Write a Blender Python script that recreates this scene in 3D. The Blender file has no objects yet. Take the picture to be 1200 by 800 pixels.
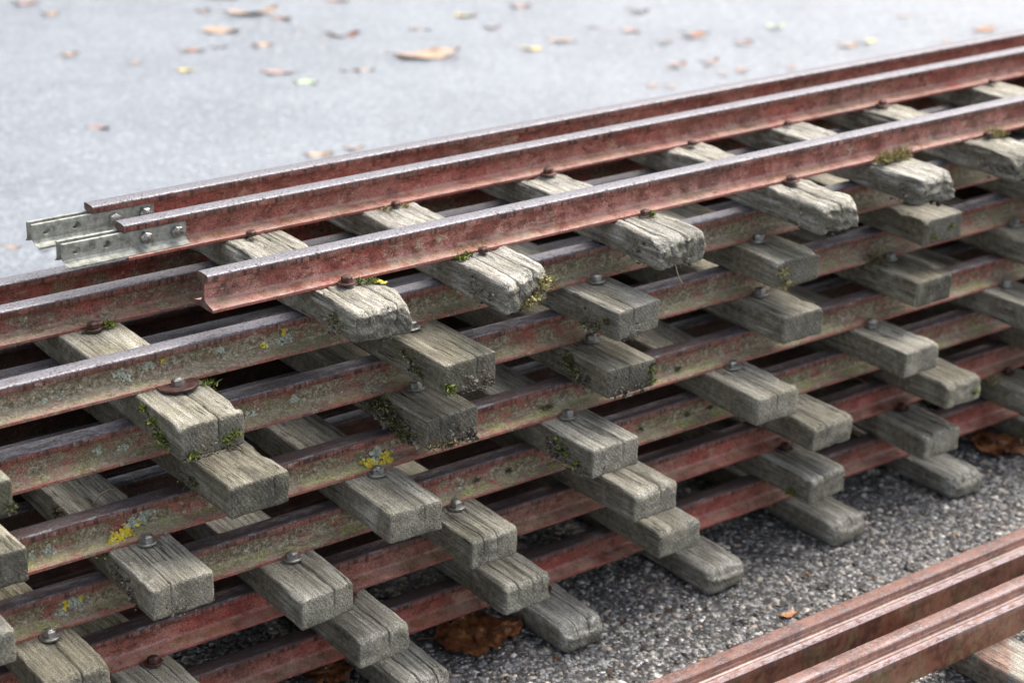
import bpy, bmesh, math, random
import numpy as np
from mathutils import Vector, Matrix

random.seed(7)
RNG = np.random.default_rng(7)
scene = bpy.context.scene
COL = scene.collection

# ------------------------------------------------------------------ camera
cd = bpy.data.cameras.new("camera")
cam = bpy.data.objects.new("camera", cd)
COL.objects.link(cam)
R_ = Vector((0.7951, -0.6058, 0.0288)).normalized()
F_ = Vector((0.5688, 0.7283, -0.3823)).normalized()
U_ = R_.cross(F_).normalized()
R_ = F_.cross(U_).normalized()
m = Matrix((R_, U_, -F_)).transposed().to_4x4()
m.translation = Vector((-0.6775, -1.2569, 0.9375))
cam.matrix_world = m
cd.sensor_fit = 'HORIZONTAL'
cd.sensor_width = 36.0
cd.lens = 2254.3 / 1200 * 36
cd.clip_start = 0.05
cd.clip_end = 500
cd.dof.use_dof = True
cd.dof.focus_distance = 1.57
cd.dof.aperture_fstop = 7.0
scene.camera = cam

# ------------------------------------------------------------------ light: overcast day
SUN_EL, SUN_AZ = math.radians(60), math.radians(76)      # azimuth from +Y towards +X
world = bpy.data.worlds.new("World")
scene.world = world
world.use_nodes = True
wn = world.node_tree
bg = wn.nodes["Background"]
sky = wn.nodes.new("ShaderNodeTexSky")
sky.sky_type = 'NISHITA'
sky.sun_disc = False
sky.sun_elevation = SUN_EL
sky.sun_rotation = SUN_AZ
sky.air_density = 1.0
sky.dust_density = 6.0
sky.ozone_density = 1.0
hs = wn.nodes.new("ShaderNodeHueSaturation")              # grey cloud cover takes most of the blue out
hs.inputs["Saturation"].default_value = 0.62
wn.links.new(sky.outputs[0], hs.inputs["Color"])
wn.links.new(hs.outputs[0], bg.inputs["Color"])
bg.inputs["Strength"].default_value = 0.15
sd = bpy.data.lights.new("sun", 'SUN')
sd.energy = 0.7
sd.angle = math.radians(40)
sd.color = (1.0, 0.985, 0.965)
sun = bpy.data.objects.new("sun", sd)
COL.objects.link(sun)
sdir = Vector((math.sin(SUN_AZ) * math.cos(SUN_EL), math.cos(SUN_AZ) * math.cos(SUN_EL), math.sin(SUN_EL)))
sun.rotation_euler = sdir.to_track_quat('Z', 'Y').to_euler()
sun.location = sdir * 20
scene.view_settings.view_transform = 'Standard'
scene.view_settings.look = 'None'
scene.view_settings.exposure = 1.33
scene.view_settings.gamma = 1.0

# ------------------------------------------------------------------ noise (numpy)
_perm = RNG.permutation(256)
_perm = np.concatenate([_perm, _perm, _perm])
_grad = RNG.normal(size=(256, 3)); _grad /= np.linalg.norm(_grad, axis=1)[:, None]
def pnoise(P):
    P = np.asarray(P, float); I = np.floor(P).astype(int); f = P - I; I &= 255
    u = f * f * f * (f * (f * 6 - 15) + 10)
    out = 0
    for a in (0, 1):
        for b in (0, 1):
            for c in (0, 1):
                h = _perm[_perm[_perm[I[:, 0] + a] + I[:, 1] + b] + I[:, 2] + c]
                g = _grad[h]
                d = (f - np.array([a, b, c]))
                w = (u[:, 0] if a else 1 - u[:, 0]) * (u[:, 1] if b else 1 - u[:, 1]) * (u[:, 2] if c else 1 - u[:, 2])
                out = out + w * np.einsum('ij,ij->i', g, d)
    return out * 1.5
def fbm(P, o=3):
    s = 0; a = 1
    for _ in range(o):
        s = s + a * pnoise(P); P = P * 2.03 + 17.3; a *= .5
    return s

# ------------------------------------------------------------------ object helpers
def link(o, parent=None):
    COL.objects.link(o)
    if parent is not None: o.parent = parent
    return o
def mesh_from(name, V, Fs, mats, midx=None, smooth=True):
    me = bpy.data.meshes.new(name)
    V = np.asarray(V, np.float32)
    if isinstance(Fs, np.ndarray):
        n = Fs.shape[1]; nf = len(Fs)
        me.vertices.add(len(V)); me.vertices.foreach_set("co", V.ravel())
        me.loops.add(nf * n); me.loops.foreach_set("vertex_index", Fs.astype(np.int32).ravel())
        me.polygons.add(nf); me.polygons.foreach_set("loop_start", np.arange(0, nf * n, n, dtype=np.int32))
        me.update(calc_edges=True)
    else:
        me.from_pydata(V.tolist(), [], Fs); me.update()
    for mt in mats: me.materials.append(mt)
    if midx is not None: me.polygons.foreach_set("material_index", np.asarray(midx, np.int32))
    me.polygons.foreach_set("use_smooth", np.full(len(me.polygons), smooth, bool))
    me.validate()
    return me
def obj(name, me, parent=None, loc=(0, 0, 0), rot=(0, 0, 0)):
    o = bpy.data.objects.new(name, me); link(o, parent)
    o.location = loc; o.rotation_euler = rot
    return o
def thing(name, loc, label, cat, group=None):
    o = bpy.data.objects.new(name, None); link(o); o.location = loc
    o.empty_display_size = .05
    o['label'] = label; o['category'] = cat
    if group: o['group'] = group
    return o
def tag(o, label, cat, group=None):
    o['label'] = label; o['category'] = cat
    if group: o['group'] = group
    return o
def bm_to(name, bm, mats, smooth=True):
    me = bpy.data.meshes.new(name); bm.normal_update(); bm.to_mesh(me); bm.free()
    for mt in mats: me.materials.append(mt)
    for p in me.polygons: p.use_smooth = smooth
    return me

# ------------------------------------------------------------------ materials
class G:
    def __init__(s, name):
        s.m = bpy.data.materials.new(name); s.m.use_nodes = True
        s.nt = s.m.node_tree; s.b = s.nt.nodes["Principled BSDF"]
    def n(s, t, ins=None, **at):
        nd = s.nt.nodes.new("ShaderNode" + t)
        for k, v in at.items(): setattr(nd, k, v)
        for k, v in (ins or {}).items(): s.put(nd.inputs[k], v)
        return nd
    def put(s, sock, v):
        if hasattr(v, 'is_output'): s.nt.links.new(v, sock)
        elif isinstance(v, tuple) and len(v) == 3 and sock.type == 'RGBA': sock.default_value = (*v, 1)
        else: sock.default_value = v
    def math(s, op, a, b=0.0, c=0.0, clamp=False):
        nd = s.n('Math', {0: a, 1: b, 2: c}, operation=op); nd.use_clamp = clamp
        return nd.outputs[0]
    def vmath(s, op, a, b):
        return s.n('VectorMath', {0: a, 1: b}, operation=op).outputs[0]
    def noise(s, vec, scale, detail=4.0, rough=.55, dist=0.0):
        return s.n('TexNoise', {'Vector': vec, 'Scale': scale, 'Detail': detail, 'Roughness': rough, 'Distortion': dist}).outputs['Fac']
    def voro(s, vec, scale, feature='F1', out='Distance', rnd=1.0):
        return s.n('TexVoronoi', {'Vector': vec, 'Scale': scale, 'Randomness': rnd}, feature=feature).outputs[out]
    def step(s, v, lo, hi):
        return s.n('MapRange', {0: v, 1: lo, 2: hi}, interpolation_type='SMOOTHSTEP').outputs[0]
    def ramp(s, v, stops):
        nd = s.n('ValToRGB', {'Fac': v}); e = nd.color_ramp.elements
        while len(e) < len(stops): e.new(.5)
        for i, (p, c) in enumerate(stops): e[i].position = p; e[i].color = (*c, 1)
        return nd.outputs[0]
    def mix(s, f, a, b, mode='MIX'):
        nd = s.n('Mix', data_type='RGBA', blend_type=mode)
        s.put(nd.inputs[0], f); s.put(nd.inputs[6], a); s.put(nd.inputs[7], b)
        return nd.outputs[2]
    def attr(s, name):
        return s.n('Attribute', attribute_type='OBJECT', attribute_name=name).outputs['Fac']
    def obco(s, amt=(3.7, 2.9, 1.3)):
        co = s.n('TexCoord').outputs['Object']; r = s.n('ObjectInfo').outputs['Random']
        cx = s.n('CombineXYZ', {0: s.math('MULTIPLY', r, amt[0]), 1: s.math('MULTIPLY', r, amt[1]), 2: s.math('MULTIPLY', r, amt[2])}).outputs[0]
        return co, s.vmath('ADD', co, cx)
    def scale(s, v, xyz): return s.vmath('MULTIPLY', v, xyz)
    def sep(s, v): return s.n('SeparateXYZ', {0: v}).outputs
    def bump(s, h, strength, dist, nrm=None):
        ins = {'Height': h, 'Strength': strength, 'Distance': dist}
        if nrm is not None: ins['Normal'] = nrm
        return s.n('Bump', ins).outputs[0]
    def out(s, color=None, rough=None, normal=None, metal=None, spec=None):
        for k, v in (('Base Color', color), ('Roughness', rough), ('Normal', normal), ('Metallic', metal), ('Specular IOR Level', spec)):
            if v is not None: s.put(s.b.inputs[k], v)
        return s.m

def mat_rail_paint():
    g = G('rusty_painted_rail_side'); co, v = g.obco()
    x, y, z = g.sep(co)
    L = g.attr('lichen'); A = g.attr('algae'); P = g.attr('fade')
    n1 = g.noise(v, 14, 6, .6); n2 = g.noise(v, 70, 5, .65); n3 = g.noise(v, 420, 3, .6)
    mixn = g.math('ADD', g.math('MULTIPLY', n1, .55), g.math('MULTIPLY', n2, .45))
    base = g.ramp(mixn, [(.30, (.055, .027, .021)), (.43, (.150, .050, .035)), (.52, (.225, .072, .053)), (.66, (.195, .100, .070))])
    big = g.noise(v, 5.5, 4, .6)
    pink = g.ramp(n2, [(.35, (.29, .105, .080)), (.6, (.42, .205, .165))])
    base = g.mix(g.math('MULTIPLY', g.step(big, .50, .60), .75), base, g.ramp(n2, [(.35, (.20, .034, .026)), (.6, (.33, .075, .058))]))
    base = g.mix(g.math('MULTIPLY', g.step(big, .47, .38), .70), base, g.ramp(n2, [(.35, (.085, .045, .032)), (.6, (.19, .110, .080))]))
    base = g.mix(g.math('MULTIPLY', g.step(g.noise(v, 30, 6, .7), .43, .58), P), base, pink)
    crm_ = g.math('MULTIPLY', g.step(g.noise(g.scale(v, (1, 1, 1.5)), 26, 6, .75), .56, .64), P)
    base = g.mix(g.math('MULTIPLY', crm_, .7), base, (.40, .36, .25))
    # flaking brown rust scabs
    sc = g.step(g.noise(g.scale(v, (1, 1, 1.6)), 75, 5, .7), .54, .60)
    base = g.mix(g.math('MULTIPLY', sc, .8), base, g.ramp(n3, [(.3, (.075, .024, .016)), (.7, (.17, .05, .03))]))
    # green-grey algae and dirt film on web and foot
    lowz = g.step(z, .0235, .017)
    am = g.noise(g.scale(v, (1, 1, 1.6)), 38, 7, .72)
    th = g.math('SUBTRACT', .86, g.math('MULTIPLY', L, .62))
    amask = g.math('MULTIPLY', g.step(am, th, g.math('ADD', th, .16)), lowz)
    acol = g.ramp(g.noise(v, 300, 5, .75), [(.34, (.040, .038, .022)), (.46, (.125, .115, .072)), (.56, (.235, .215, .150)), (.66, (.40, .38, .29))])
    agreen = g.mix(g.step(g.noise(v, 24, 3, .5), .45, .65), acol, g.mix(.45, acol, (.13, .14, .05)))
    base = g.mix(g.math('MULTIPLY', amask, .9), base, agreen)
    # yellow-green film on the foot slope
    fm = g.math('MULTIPLY', g.step(z, .0085, .0058), g.step(z, .0028, .0036))
    fm = g.math('MULTIPLY', fm, g.step(g.noise(g.scale(v, (1, 1, 2)), 30, 5, .65), .42, .56))
    base = g.mix(g.math('MULTIPLY', fm, A), base, g.ramp(n3, [(.35, (.13, .135, .04)), (.65, (.36, .35, .16))]))
    cm = g.math('MULTIPLY', g.step(g.noise(v, 48, 6, .75), .575, .63), g.step(g.noise(v, 420, 3, .7), .44, .54))
    base = g.mix(g.math('MULTIPLY', cm, g.math('MULTIPLY', L, .85)), base, (.40, .40, .31))
    # pale crust lichen dots
    vd = g.voro(v, 150); vm = g.math('MULTIPLY', g.step(vd, .26, .18), g.step(g.noise(v, 45, 3), .56, .62))
    base = g.mix(g.math('MULTIPLY', vm, g.math('MULTIPLY', L, .8)), base, (.42, .43, .33))
    hsm = g.math('MULTIPLY', g.step(z, .0215, .0228), g.step(g.noise(v, 40, 5, .7), .30, .60))
    base = g.mix(g.math('MULTIPLY', hsm, .75), base, g.ramp(n2, [(.35, (.065, .032, .025)), (.65, (.16, .085, .065))]))
    eg = g.math('MULTIPLY', g.step(z, .0040, .0030), g.step(g.noise(v, 70, 5, .7), .36, .52))
    base = g.mix(g.math('MULTIPLY', eg, .75), base, g.ramp(n2, [(.35, (.11, .030, .022)), (.6, (.26, .080, .058))]))
    spk = g.noise(v, 900, 3, .7)
    base = g.mix(.75, base, g.ramp(spk, [(.38, (.52, .48, .46)), (.5, (1.42, 1.40, 1.38)), (.62, (2.2, 2.1, 2.0))]), 'MULTIPLY')
    # dust settled on the upward-facing foot slope
    up = g.sep(g.n('NewGeometry').outputs['Normal'])[2]
    du = g.math('MULTIPLY', g.math('MULTIPLY', g.step(up, .12, .55), g.step(z, .010, .0065)), g.step(g.noise(v, 60, 7, .75), .40, .58))
    base = g.mix(g.math('MULTIPLY', du, .45), base, g.mix(L, (.43, .275, .225), (.34, .30, .225)))
    # dark tar and water-run stains down the head side
    dn = g.noise(g.scale(v, (300, 1, 10)), 1, 5, .7)
    dm = g.math('MULTIPLY', g.step(dn, .51, .58), g.step(z, .0222, .0232))
    base = g.mix(g.math('MULTIPLY', dm, .85), base, (.036, .016, .015))
    shd_ = g.attr('inner_shade'); base = g.mix(g.math('MULTIPLY', shd_, g.step(n1, .15, .5)), base, g.ramp(n2, [(.35, (.020, .015, .012)), (.65, (.060, .044, .034))]))  # shade inside the stack, painted into the base colour as dark brown
    base = g.mix(g.math('MULTIPLY', g.step(n3, .58, .72), .25), base, (.45, .36, .28))
    h = g.math('ADD', g.math('MULTIPLY', n3, .5), g.math('ADD', g.math('MULTIPLY', sc, .35), g.math('MULTIPLY', amask, .5)))
    nm = g.bump(h, .8, .0009)
    nm = g.bump(n2, .35, .0012, nm)
    ro = g.math('ADD', g.math('MULTIPLY', n2, .35), g.math('ADD', .28, g.math('MULTIPLY', amask, .3)))
    return g.out(base, ro, nm)

def mat_wet_rail():
    g = G('wet_flaking_rust'); co, v = g.obco(); x, y, z = g.sep(co)
    n1 = g.noise(v, 26, 6, .65); n2 = g.noise(v, 130, 5, .7); n3 = g.noise(v, 700, 3, .65)
    base = g.ramp(g.math('ADD', g.math('MULTIPLY', n1, .5), g.math('MULTIPLY', n2, .5)), [(.32, (.050, .018, .011)), (.44, (.130, .045, .026)), (.53, (.24, .092, .052)), (.66, (.31, .150, .088))])
    am = g.math('MULTIPLY', g.step(g.noise(g.scale(v, (1, 1, .6)), 55, 6, .7), .47, .60), g.step(z, .0302, .026))
    base = g.mix(g.math('MULTIPLY', am, .55), base, g.ramp(n2, [(.35, (.085, .075, .026)), (.65, (.24, .20, .085))]))
    st = g.math('MULTIPLY', g.step(g.noise(g.scale(v, (320, 1, 9)), 1, 5, .7), .53, .60), g.step(z, .018, .0295))
    base = g.mix(g.math('MULTIPLY', st, .5), base, (.045, .018, .012))
    fl = g.math('MULTIPLY', g.step(g.noise(g.scale(v, (.8, 2.2, 1)), 260, 5, .75), .49, .56), g.step(z, .0355, .0362))
    base = g.mix(g.math('MULTIPLY', fl, .75), base, g.ramp(n3, [(.35, (.13, .080, .070)), (.65, (.36, .31, .31))]))
    led = g.math('MULTIPLY', g.math('MULTIPLY', g.step(z, .0298, .0302), g.step(z, .0320, .0312)), g.step(g.noise(g.scale(v, (1, 2, 1)), 110, 6, .75), .40, .54))
    base = g.mix(g.math('MULTIPLY', led, .85), base, g.ramp(n3, [(.35, (.22, .145, .14)), (.65, (.44, .385, .40))]))
    h = g.math('ADD', n2, g.math('ADD', g.math('MULTIPLY', n3, .6), g.math('MULTIPLY', fl, -.5)))
    nm = g.bump(h, .6, .0008)
    wet = g.step(n1, .35, .6)
    g.put(g.b.inputs['Coat Weight'], g.step(z, .022, .030)); g.put(g.b.inputs['Coat Roughness'], .16); g.put(g.b.inputs['Coat IOR'], 1.8)
    return g.out(base, g.math('SUBTRACT', .55, g.math('MULTIPLY', wet, .22)), nm, spec=.6)

def mat_rail_top():
    g = G('wet_worn_rail_top'); co, v = g.obco()
    n1 = g.noise(g.scale(v, (1, 3, 1)), 55, 5, .65); n2 = g.noise(g.scale(v, (1, 5, 1)), 400, 3, .6)
    R = g.attr('rust')
    sp_ = g.step(g.noise(v, 560, 4, .75), .50, .58)
    rm = g.step(g.math('ADD', n1, g.math('MULTIPLY', g.math('SUBTRACT', n2, .5), .5)), g.math('SUBTRACT', .85, g.math('MULTIPLY', R, .5)), g.math('SUBTRACT', .95, g.math('MULTIPLY', R, .5)))
    col = g.mix(rm, g.ramp(n2, [(.3, (.12, .118, .125)), (.7, (.26, .255, .27))]), (.075, .045, .040))
    col = g.mix(g.math('MULTIPLY', sp_, .7), col, (.070, .048, .042))
    # beads of rain
    d1 = g.voro(v, 190); drop = g.math('MULTIPLY', g.step(d1, .34, .10), g.step(g.voro(v, 190, out='Color'), .35, .45))
    d2 = g.voro(v, 520); drop2 = g.step(d2, .42, .1)
    h = g.math('ADD', drop, g.math('MULTIPLY', drop2, .3))
    nm = g.bump(h, .8, .0008)
    nm = g.bump(n2, .25, .0004, nm)
    col = g.mix(g.math('MULTIPLY', drop2, .25), col, (.14, .12, .13))
    col = g.mix(g.math('MULTIPLY', drop, .35), col, (.10, .08, .085))
    ro = g.math('ADD', .34, g.math('ADD', g.math('MULTIPLY', n1, .28), g.math('MULTIPLY', R, .10)))
    return g.out(col, ro, nm, metal=g.math('SUBTRACT', .72, g.math('MULTIPLY', rm, .62)))

def wood_nodes(name, end):
    g = G(name); co, v = g.obco((7.7, 9.1, 5.3))
    pale = g.attr('pale'); dk = g.attr('damp'); gr = g.attr('green')
    warp = g.scale(g.n('TexNoise', {'Vector': g.scale(v, (1, .3, 1)), 'Scale': 14.0, 'Detail': 2.0}).outputs['Color'], (.010, .0, .010))
    w = g.vmath('ADD', v, warp)
    if not end:
        ga = g.noise(g.scale(w, (1, .035, 1)), 330, 5, .62)
        gb = g.noise(g.scale(w, (1, .05, 1)), 1100, 3, .6)
        gc = g.noise(g.scale(w, (1, .25, 1)), 40, 5, .65)
        t = g.math('ADD', g.math('MULTIPLY', ga, .5), g.math('ADD', g.math('MULTIPLY', gb, .2), g.math('MULTIPLY', gc, .3)))
        brown = g.ramp(t, [(.34, (.055, .047, .030)), (.43, (.128, .113, .074)), (.51, (.208, .188, .130)), (.62, (.34, .318, .235))])
        silver = g.ramp(t, [(.34, (.072, .066, .056)), (.42, (.165, .156, .134)), (.49, (.270, .260, .228)), (.60, (.47, .462, .42))])
        crack = g.step(g.math('ABSOLUTE', g.math('SUBTRACT', g.noise(g.scale(w, (1, .02, 1)), 210, 2, .5), .5)), .022, .006)
        crm = g.math('MULTIPLY', crack, g.step(g.noise(v, 30, 2), .45, .6))
    else:
        oi = g.n('ObjectInfo').outputs['Random']; ed_ = g.attr('enddark')
        x, y, z = g.sep(w)
        cx = g.math('SUBTRACT', x, g.math('MULTIPLY', g.math('SUBTRACT', oi, .5), .10))
        cz = g.math('ADD', z, .035)
        rr = g.math('SQRT', g.math('ADD', g.math('MULTIPLY', cx, cx), g.math('MULTIPLY', cz, cz)))
        rr = g.math('ADD', rr, g.math('MULTIPLY', g.noise(v, 70, 4, .6), .012))
        ring = g.math('SINE', g.math('MULTIPLY', rr, 1900.0))
        ga = g.noise(v, 600, 5, .75); gb = g.noise(v, 1500, 2, .6); gc = g.noise(v, 55, 5, .65)
        t = g.math('ADD', g.math('MULTIPLY', ga, .42), g.math('ADD', g.math('MULTIPLY', ring, g.math('ADD', .016, g.math('MULTIPLY', ed_, .035))), g.math('ADD', g.math('MULTIPLY', gb, .22), g.math('MULTIPLY', gc, .36))))
        brown = g.ramp(t, [(.34, (.065, .056, .038)), (.44, (.170, .150, .107)), (.53, (.285, .258, .19)), (.65, (.48, .44, .34))])
        silver = g.ramp(t, [(.34, (.075, .070, .056)), (.45, (.20, .19, .155)), (.56, (.34, .325, .27)), (.67, (.52, .50, .42))])
        crm = g.math('MULTIPLY', g.step(g.math('ABSOLUTE', g.math('SUBTRACT', g.noise(g.scale(v, (1, 1, .25)), 95, 3, .6), .5)), .010, .002), g.step(g.noise(v, 60, 2), .5, .62))
    pm = g.math('ADD', pale, g.math('MULTIPLY', g.math('SUBTRACT', g.noise(v, 26, 4, .6), .5), .9), clamp=True)
    col = g.mix(pm, brown, silver)
    spk = g.noise(v, 1000, 3, .7)
    col = g.mix(.8, col, g.ramp(spk, [(.38, (.42, .39, .35)), (.5, (1.22, 1.21, 1.18)), (.62, (2.0, 1.98, 1.9))]), 'MULTIPLY')
    if end: col = g.mix(g.math('MULTIPLY', ed_, g.math('ADD', .6, g.math('MULTIPLY', g.step(gc, .36, .58), .4))), col, g.mix(.80, col, (.030, .030, .026)))
    stn = g.math('MULTIPLY', g.attr('stain'), g.step(g.noise(v, 30, 5, .7), .44, .56))
    col = g.mix(stn, col, g.ramp(g.noise(v, 200, 4, .7), [(.35, (.13, .040, .025)), (.65, (.38, .16, .10))]))
    col = g.mix(g.math('MULTIPLY', crm, .85), col, (.018, .014, .010))
    # damp black staining and green film
    st = g.math('MULTIPLY', g.step(g.noise(g.scale(v, (1, .4, 1)), 28, 5, .65), .44, .60), dk)
    col = g.mix(st, col, g.mix(.72, col, (.026, .025, .020)))
    gm = g.math('MULTIPLY', g.step(g.noise(v, 34, 5, .7), .46, .62), gr)
    col = g.mix(g.math('MULTIPLY', gm, .65), col, g.mix(.5, col, (.13, .135, .045)))
    nrm_z = g.sep(g.n('NewGeometry').outputs['Normal'])[2]
    if not end:                                                       # dirt and algae that live on upright faces
        sm = g.step(g.math('ABSOLUTE', nrm_z), .75, .35)
        dirt = g.ramp(g.noise(v, 170, 5, .7), [(.32, (.045, .039, .026)), (.5, (.150, .130, .088)), (.66, (.28, .25, .18))])
        col = g.mix(g.math('MULTIPLY', sm, g.math('MULTIPLY', g.step(g.noise(v, 24, 4, .6), .35, .55), .72)), col, dirt)
    vd = g.voro(v, 420); vm = g.math('MULTIPLY', g.step(vd, .22, .15), g.step(g.noise(v, 90, 3), .55, .6))
    col = g.mix(g.math('MULTIPLY', vm, .7), col, (.52, .50, .41))
    if not end:
        h = g.math('ADD', g.math('MULTIPLY', ga, 1.0), g.math('ADD', g.math('MULTIPLY', gb, .4), g.math('MULTIPLY', crm, -.8)))
        nm = g.bump(h, .9, .0016)
        nm = g.bump(g.noise(v, 900, 3, .6), .4, .0004, nm)
    else:
        h = g.math('ADD', ga, g.math('ADD', g.math('MULTIPLY', gb, .6), g.math('ADD', g.math('MULTIPLY', crm, -.8), g.math('MULTIPLY', ring, .10))))
        nm = g.bump(h, .9, .0012)
    return g.out(col, g.math('ADD', .62, g.math('MULTIPLY', ga, .25)), nm, spec=.35)

def mat_metal(name, c1, c2, c3, rough, metal):
    g = G(name); co, v = g.obco()
    n1 = g.noise(v, 160, 5, .65); n2 = g.noise(v, 900, 3, .6)
    col = g.ramp(n1, [(.32, c1), (.5, c2), (.68, c3)])
    col = g.mix(g.math('MULTIPLY', g.step(n2, .58, .7), .5), col, c1)
    nm = g.bump(g.math('ADD', n2, n1), .5, .0005)
    return g.out(col, g.math('ADD', rough, g.math('MULTIPLY', n1, .25)), nm, metal=metal)

def mat_island(name, stops, rough=.7, spec=.4, noise_amt=.3, scale=600, trans=False):
    g = G(name)
    r = g.n('NewGeometry').outputs['Random Per Island']
    co = g.n('TexCoord').outputs['Object']
    n = g.noise(co, scale, 3, .6)
    t = g.math('ADD', r, g.math('MULTIPLY', g.math('SUBTRACT', n, .5), noise_amt), clamp=True)
    col = g.ramp(t, stops)
    return g.out(col, rough, g.bump(n, .4, .0005), spec=spec)

def mat_asphalt():
    g = G('damp_asphalt'); co = g.n('TexCoord').outputs['Object']
    cc = g.voro(co, 170, out='Color'); cd_ = g.voro(co, 170)
    r = g.sep(cc)[0]
    stone = g.ramp(r, [(.0, (.085, .09, .096)), (.3, (.18, .19, .198)), (.6, (.26, .268, .275)), (.85, (.36, .365, .37)), (1., (.47, .47, .465))])
    edge = g.step(cd_, .38, .6)
    col = g.mix(edge, stone, (.060, .057, .054))
    big = g.noise(co, 3.4, 6, .65); mid = g.noise(co, 17, 5, .6)
    col = g.mix(g.step(g.sep(co)[1], .15, .55), g.mix(.35, col, (.045, .043, .040)), g.mix(g.step(big, .38, .60), g.mix(.45, col, (.135, .162, .190)), g.mix(.5, col, (.195, .225, .252))))  # finer yard surface behind; grazing sky sheen painted in as paler, bluer colour
    col = g.mix(g.math('MULTIPLY', g.step(mid, .50, .66), .30), col, (.11, .115, .12))
    col = g.mix(g.math('MULTIPLY', g.step(g.noise(co, 60, 4, .7), .56, .64), .4), col, (.46, .47, .47))
    h = g.math('ADD', g.step(cd_, .6, .1), g.math('MULTIPLY', g.noise(co, 500, 3), .4))
    nm = g.bump(h, .5, .0016)
    return g.out(col, g.math('ADD', .20, g.math('MULTIPLY', mid, .22)), nm, spec=.75)

def mat_leaf(name, c1, c2, c3):
    g = G(name); co, v = g.obco()
    x, y, z = g.sep(co)
    n1 = g.noise(v, 45, 5, .65); n2 = g.noise(v, 300, 3, .6)
    col = g.ramp(g.math('ADD', g.math('MULTIPLY', n1, .75), g.math('MULTIPLY', n2, .25)), [(.33, c1), (.5, c2), (.68, c3)])
    # midrib and side veins, lines of their own colour
    vein = g.step(g.math('ABSOLUTE', y), .0010, .0003)
    sv = g.math('ABSOLUTE', g.math('SUBTRACT', g.math('FRACT', g.math('MULTIPLY', g.math('SUBTRACT', x, g.math('ABSOLUTE', y)), 110.0)), .5))
    vein = g.math('MAXIMUM', vein, g.math('MULTIPLY', g.step(sv, .07, .02), .5))
    col = g.mix(g.math('MULTIPLY', vein, .6), col, g.mix(.5, c1, (.03, .02, .015)))
    nm = g.bump(g.math('ADD', n2, g.math('MULTIPLY', vein, .6)), .6, .0006)
    return g.out(col, .42, nm, spec=.5)

M_PAINT = mat_rail_paint(); M_TOP = mat_rail_top()
M_WETRAIL = mat_wet_rail()
M_WOOD = wood_nodes('weathered_timber', False); M_END = wood_nodes('timber_end_grain', True)
M_RUST = mat_metal('rusted_bolt_steel', (.030, .015, .013), (.080, .036, .028), (.16, .085, .068), .35, .35)
M_CUT = mat_metal('rusted_sawn_end', (.035, .018, .013), (.095, .048, .034), (.21, .125, .09), .5, .1)
M_ZINC = mat_metal('dull_zinc_bolt', (.13, .125, .105), (.33, .325, .295), (.52, .51, .47), .26, .75)
M_GALV = mat_metal('galvanised_fishplate', (.15, .15, .115), (.325, .328, .28), (.47, .47, .41), .42, .30)
M_MOSS = mat_island('green_moss', [(0, (.030, .034, .010)), (.4, (.085, .100, .022)), (.75, (.19, .24, .035)), (1, (.36, .42, .07))], .8)
M_DARKMOSS = mat_island('dark_olive_moss', [(0, (.022, .022, .010)), (.45, (.065, .066, .024)), (.8, (.15, .145, .055)), (1, (.30, .27, .12))], .85)
M_DRYMOSS = mat_island('dry_yellow_moss', [(0, (.10, .08, .03)), (.4, (.26, .21, .08)), (.75, (.42, .37, .15)), (1, (.55, .50, .26))], .85)
M_YELLOW = mat_island('yellow_wall_lichen', [(0, (.26, .19, .03)), (.3, (.60, .42, .018)), (.75, (.82, .62, .03)), (.9, (.62, .62, .22)), (1, (.45, .48, .28))], .8)
M_PALE = mat_island('pale_green_lichen', [(0, (.20, .22, .15)), (.5, (.38, .41, .31)), (1, (.56, .58, .47))], .85)
M_DIRT = mat_island('soil_crumbs', [(0, (.022, .018, .012)), (.35, (.075, .058, .040)), (.7, (.15, .12, .085)), (.9, (.27, .23, .18)), (1, (.45, .41, .35))], .9)
M_LITTER = mat_island('leaf_crumb', [(0, (.022, .014, .010)), (.5, (.10, .050, .024)), (.85, (.22, .13, .06)), (1, (.42, .30, .16))], .8)
M_STRAW = mat_island('dry_straw', [(0, (.20, .15, .07)), (1, (.46, .38, .20))], .7)
M_STONE = mat_island('asphalt_stone', [(0, (.022, .020, .018)), (.25, (.055, .051, .045)), (.45, (.112, .104, .090)), (.58, (.088, .092, .096)), (.72, (.21, .195, .165)), (.86, (.40, .382, .335)), (.93, (.27, .19, .125)), (1, (.70, .68, .62))], .38, .5, .35, 500)
M_ASPH = mat_asphalt()
LEAF = {
 'tan': mat_leaf('tan_leaf', (.24, .145, .080), (.40, .265, .165), (.54, .39, .265)),
 'brown': mat_leaf('brown_leaf', (.10, .040, .018), (.22, .085, .030), (.36, .15, .055)),
 'dark': mat_leaf('dark_brown_leaf', (.030, .016, .012), (.075, .036, .024), (.15, .080, .050)),
 'orange': mat_leaf('orange_leaf', (.18, .065, .022), (.36, .145, .045), (.48, .24, .085)),
 'yellow': mat_leaf('yellow_leaf', (.50, .34, .06), (.74, .55, .12), (.80, .66, .25)),
 'green': mat_leaf('pale_green_leaf', (.30, .42, .18), (.46, .58, .30), (.58, .66, .42)),
 'pink': mat_leaf('pinkish_brown_leaf', (.20, .11, .08), (.33, .20, .155), (.46, .31, .25)),
 'wet': mat_leaf('wet_russet_leaf', (.030, .013, .008), (.130, .046, .016), (.33, .135, .042)),
}

# ------------------------------------------------------------------ dimensions (metres)
H, T = 0.0297, 0.0278            # rail height, sleeper thickness
YM, YB = 0.1431, 0.2013          # middle and back rail, measured from the near rail's head face
YK = [0, .0101, .0094, -.0143, -.0121, -.0074, -.0161]
def ztop(k): return (6 - k) * (H + T) + T

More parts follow.
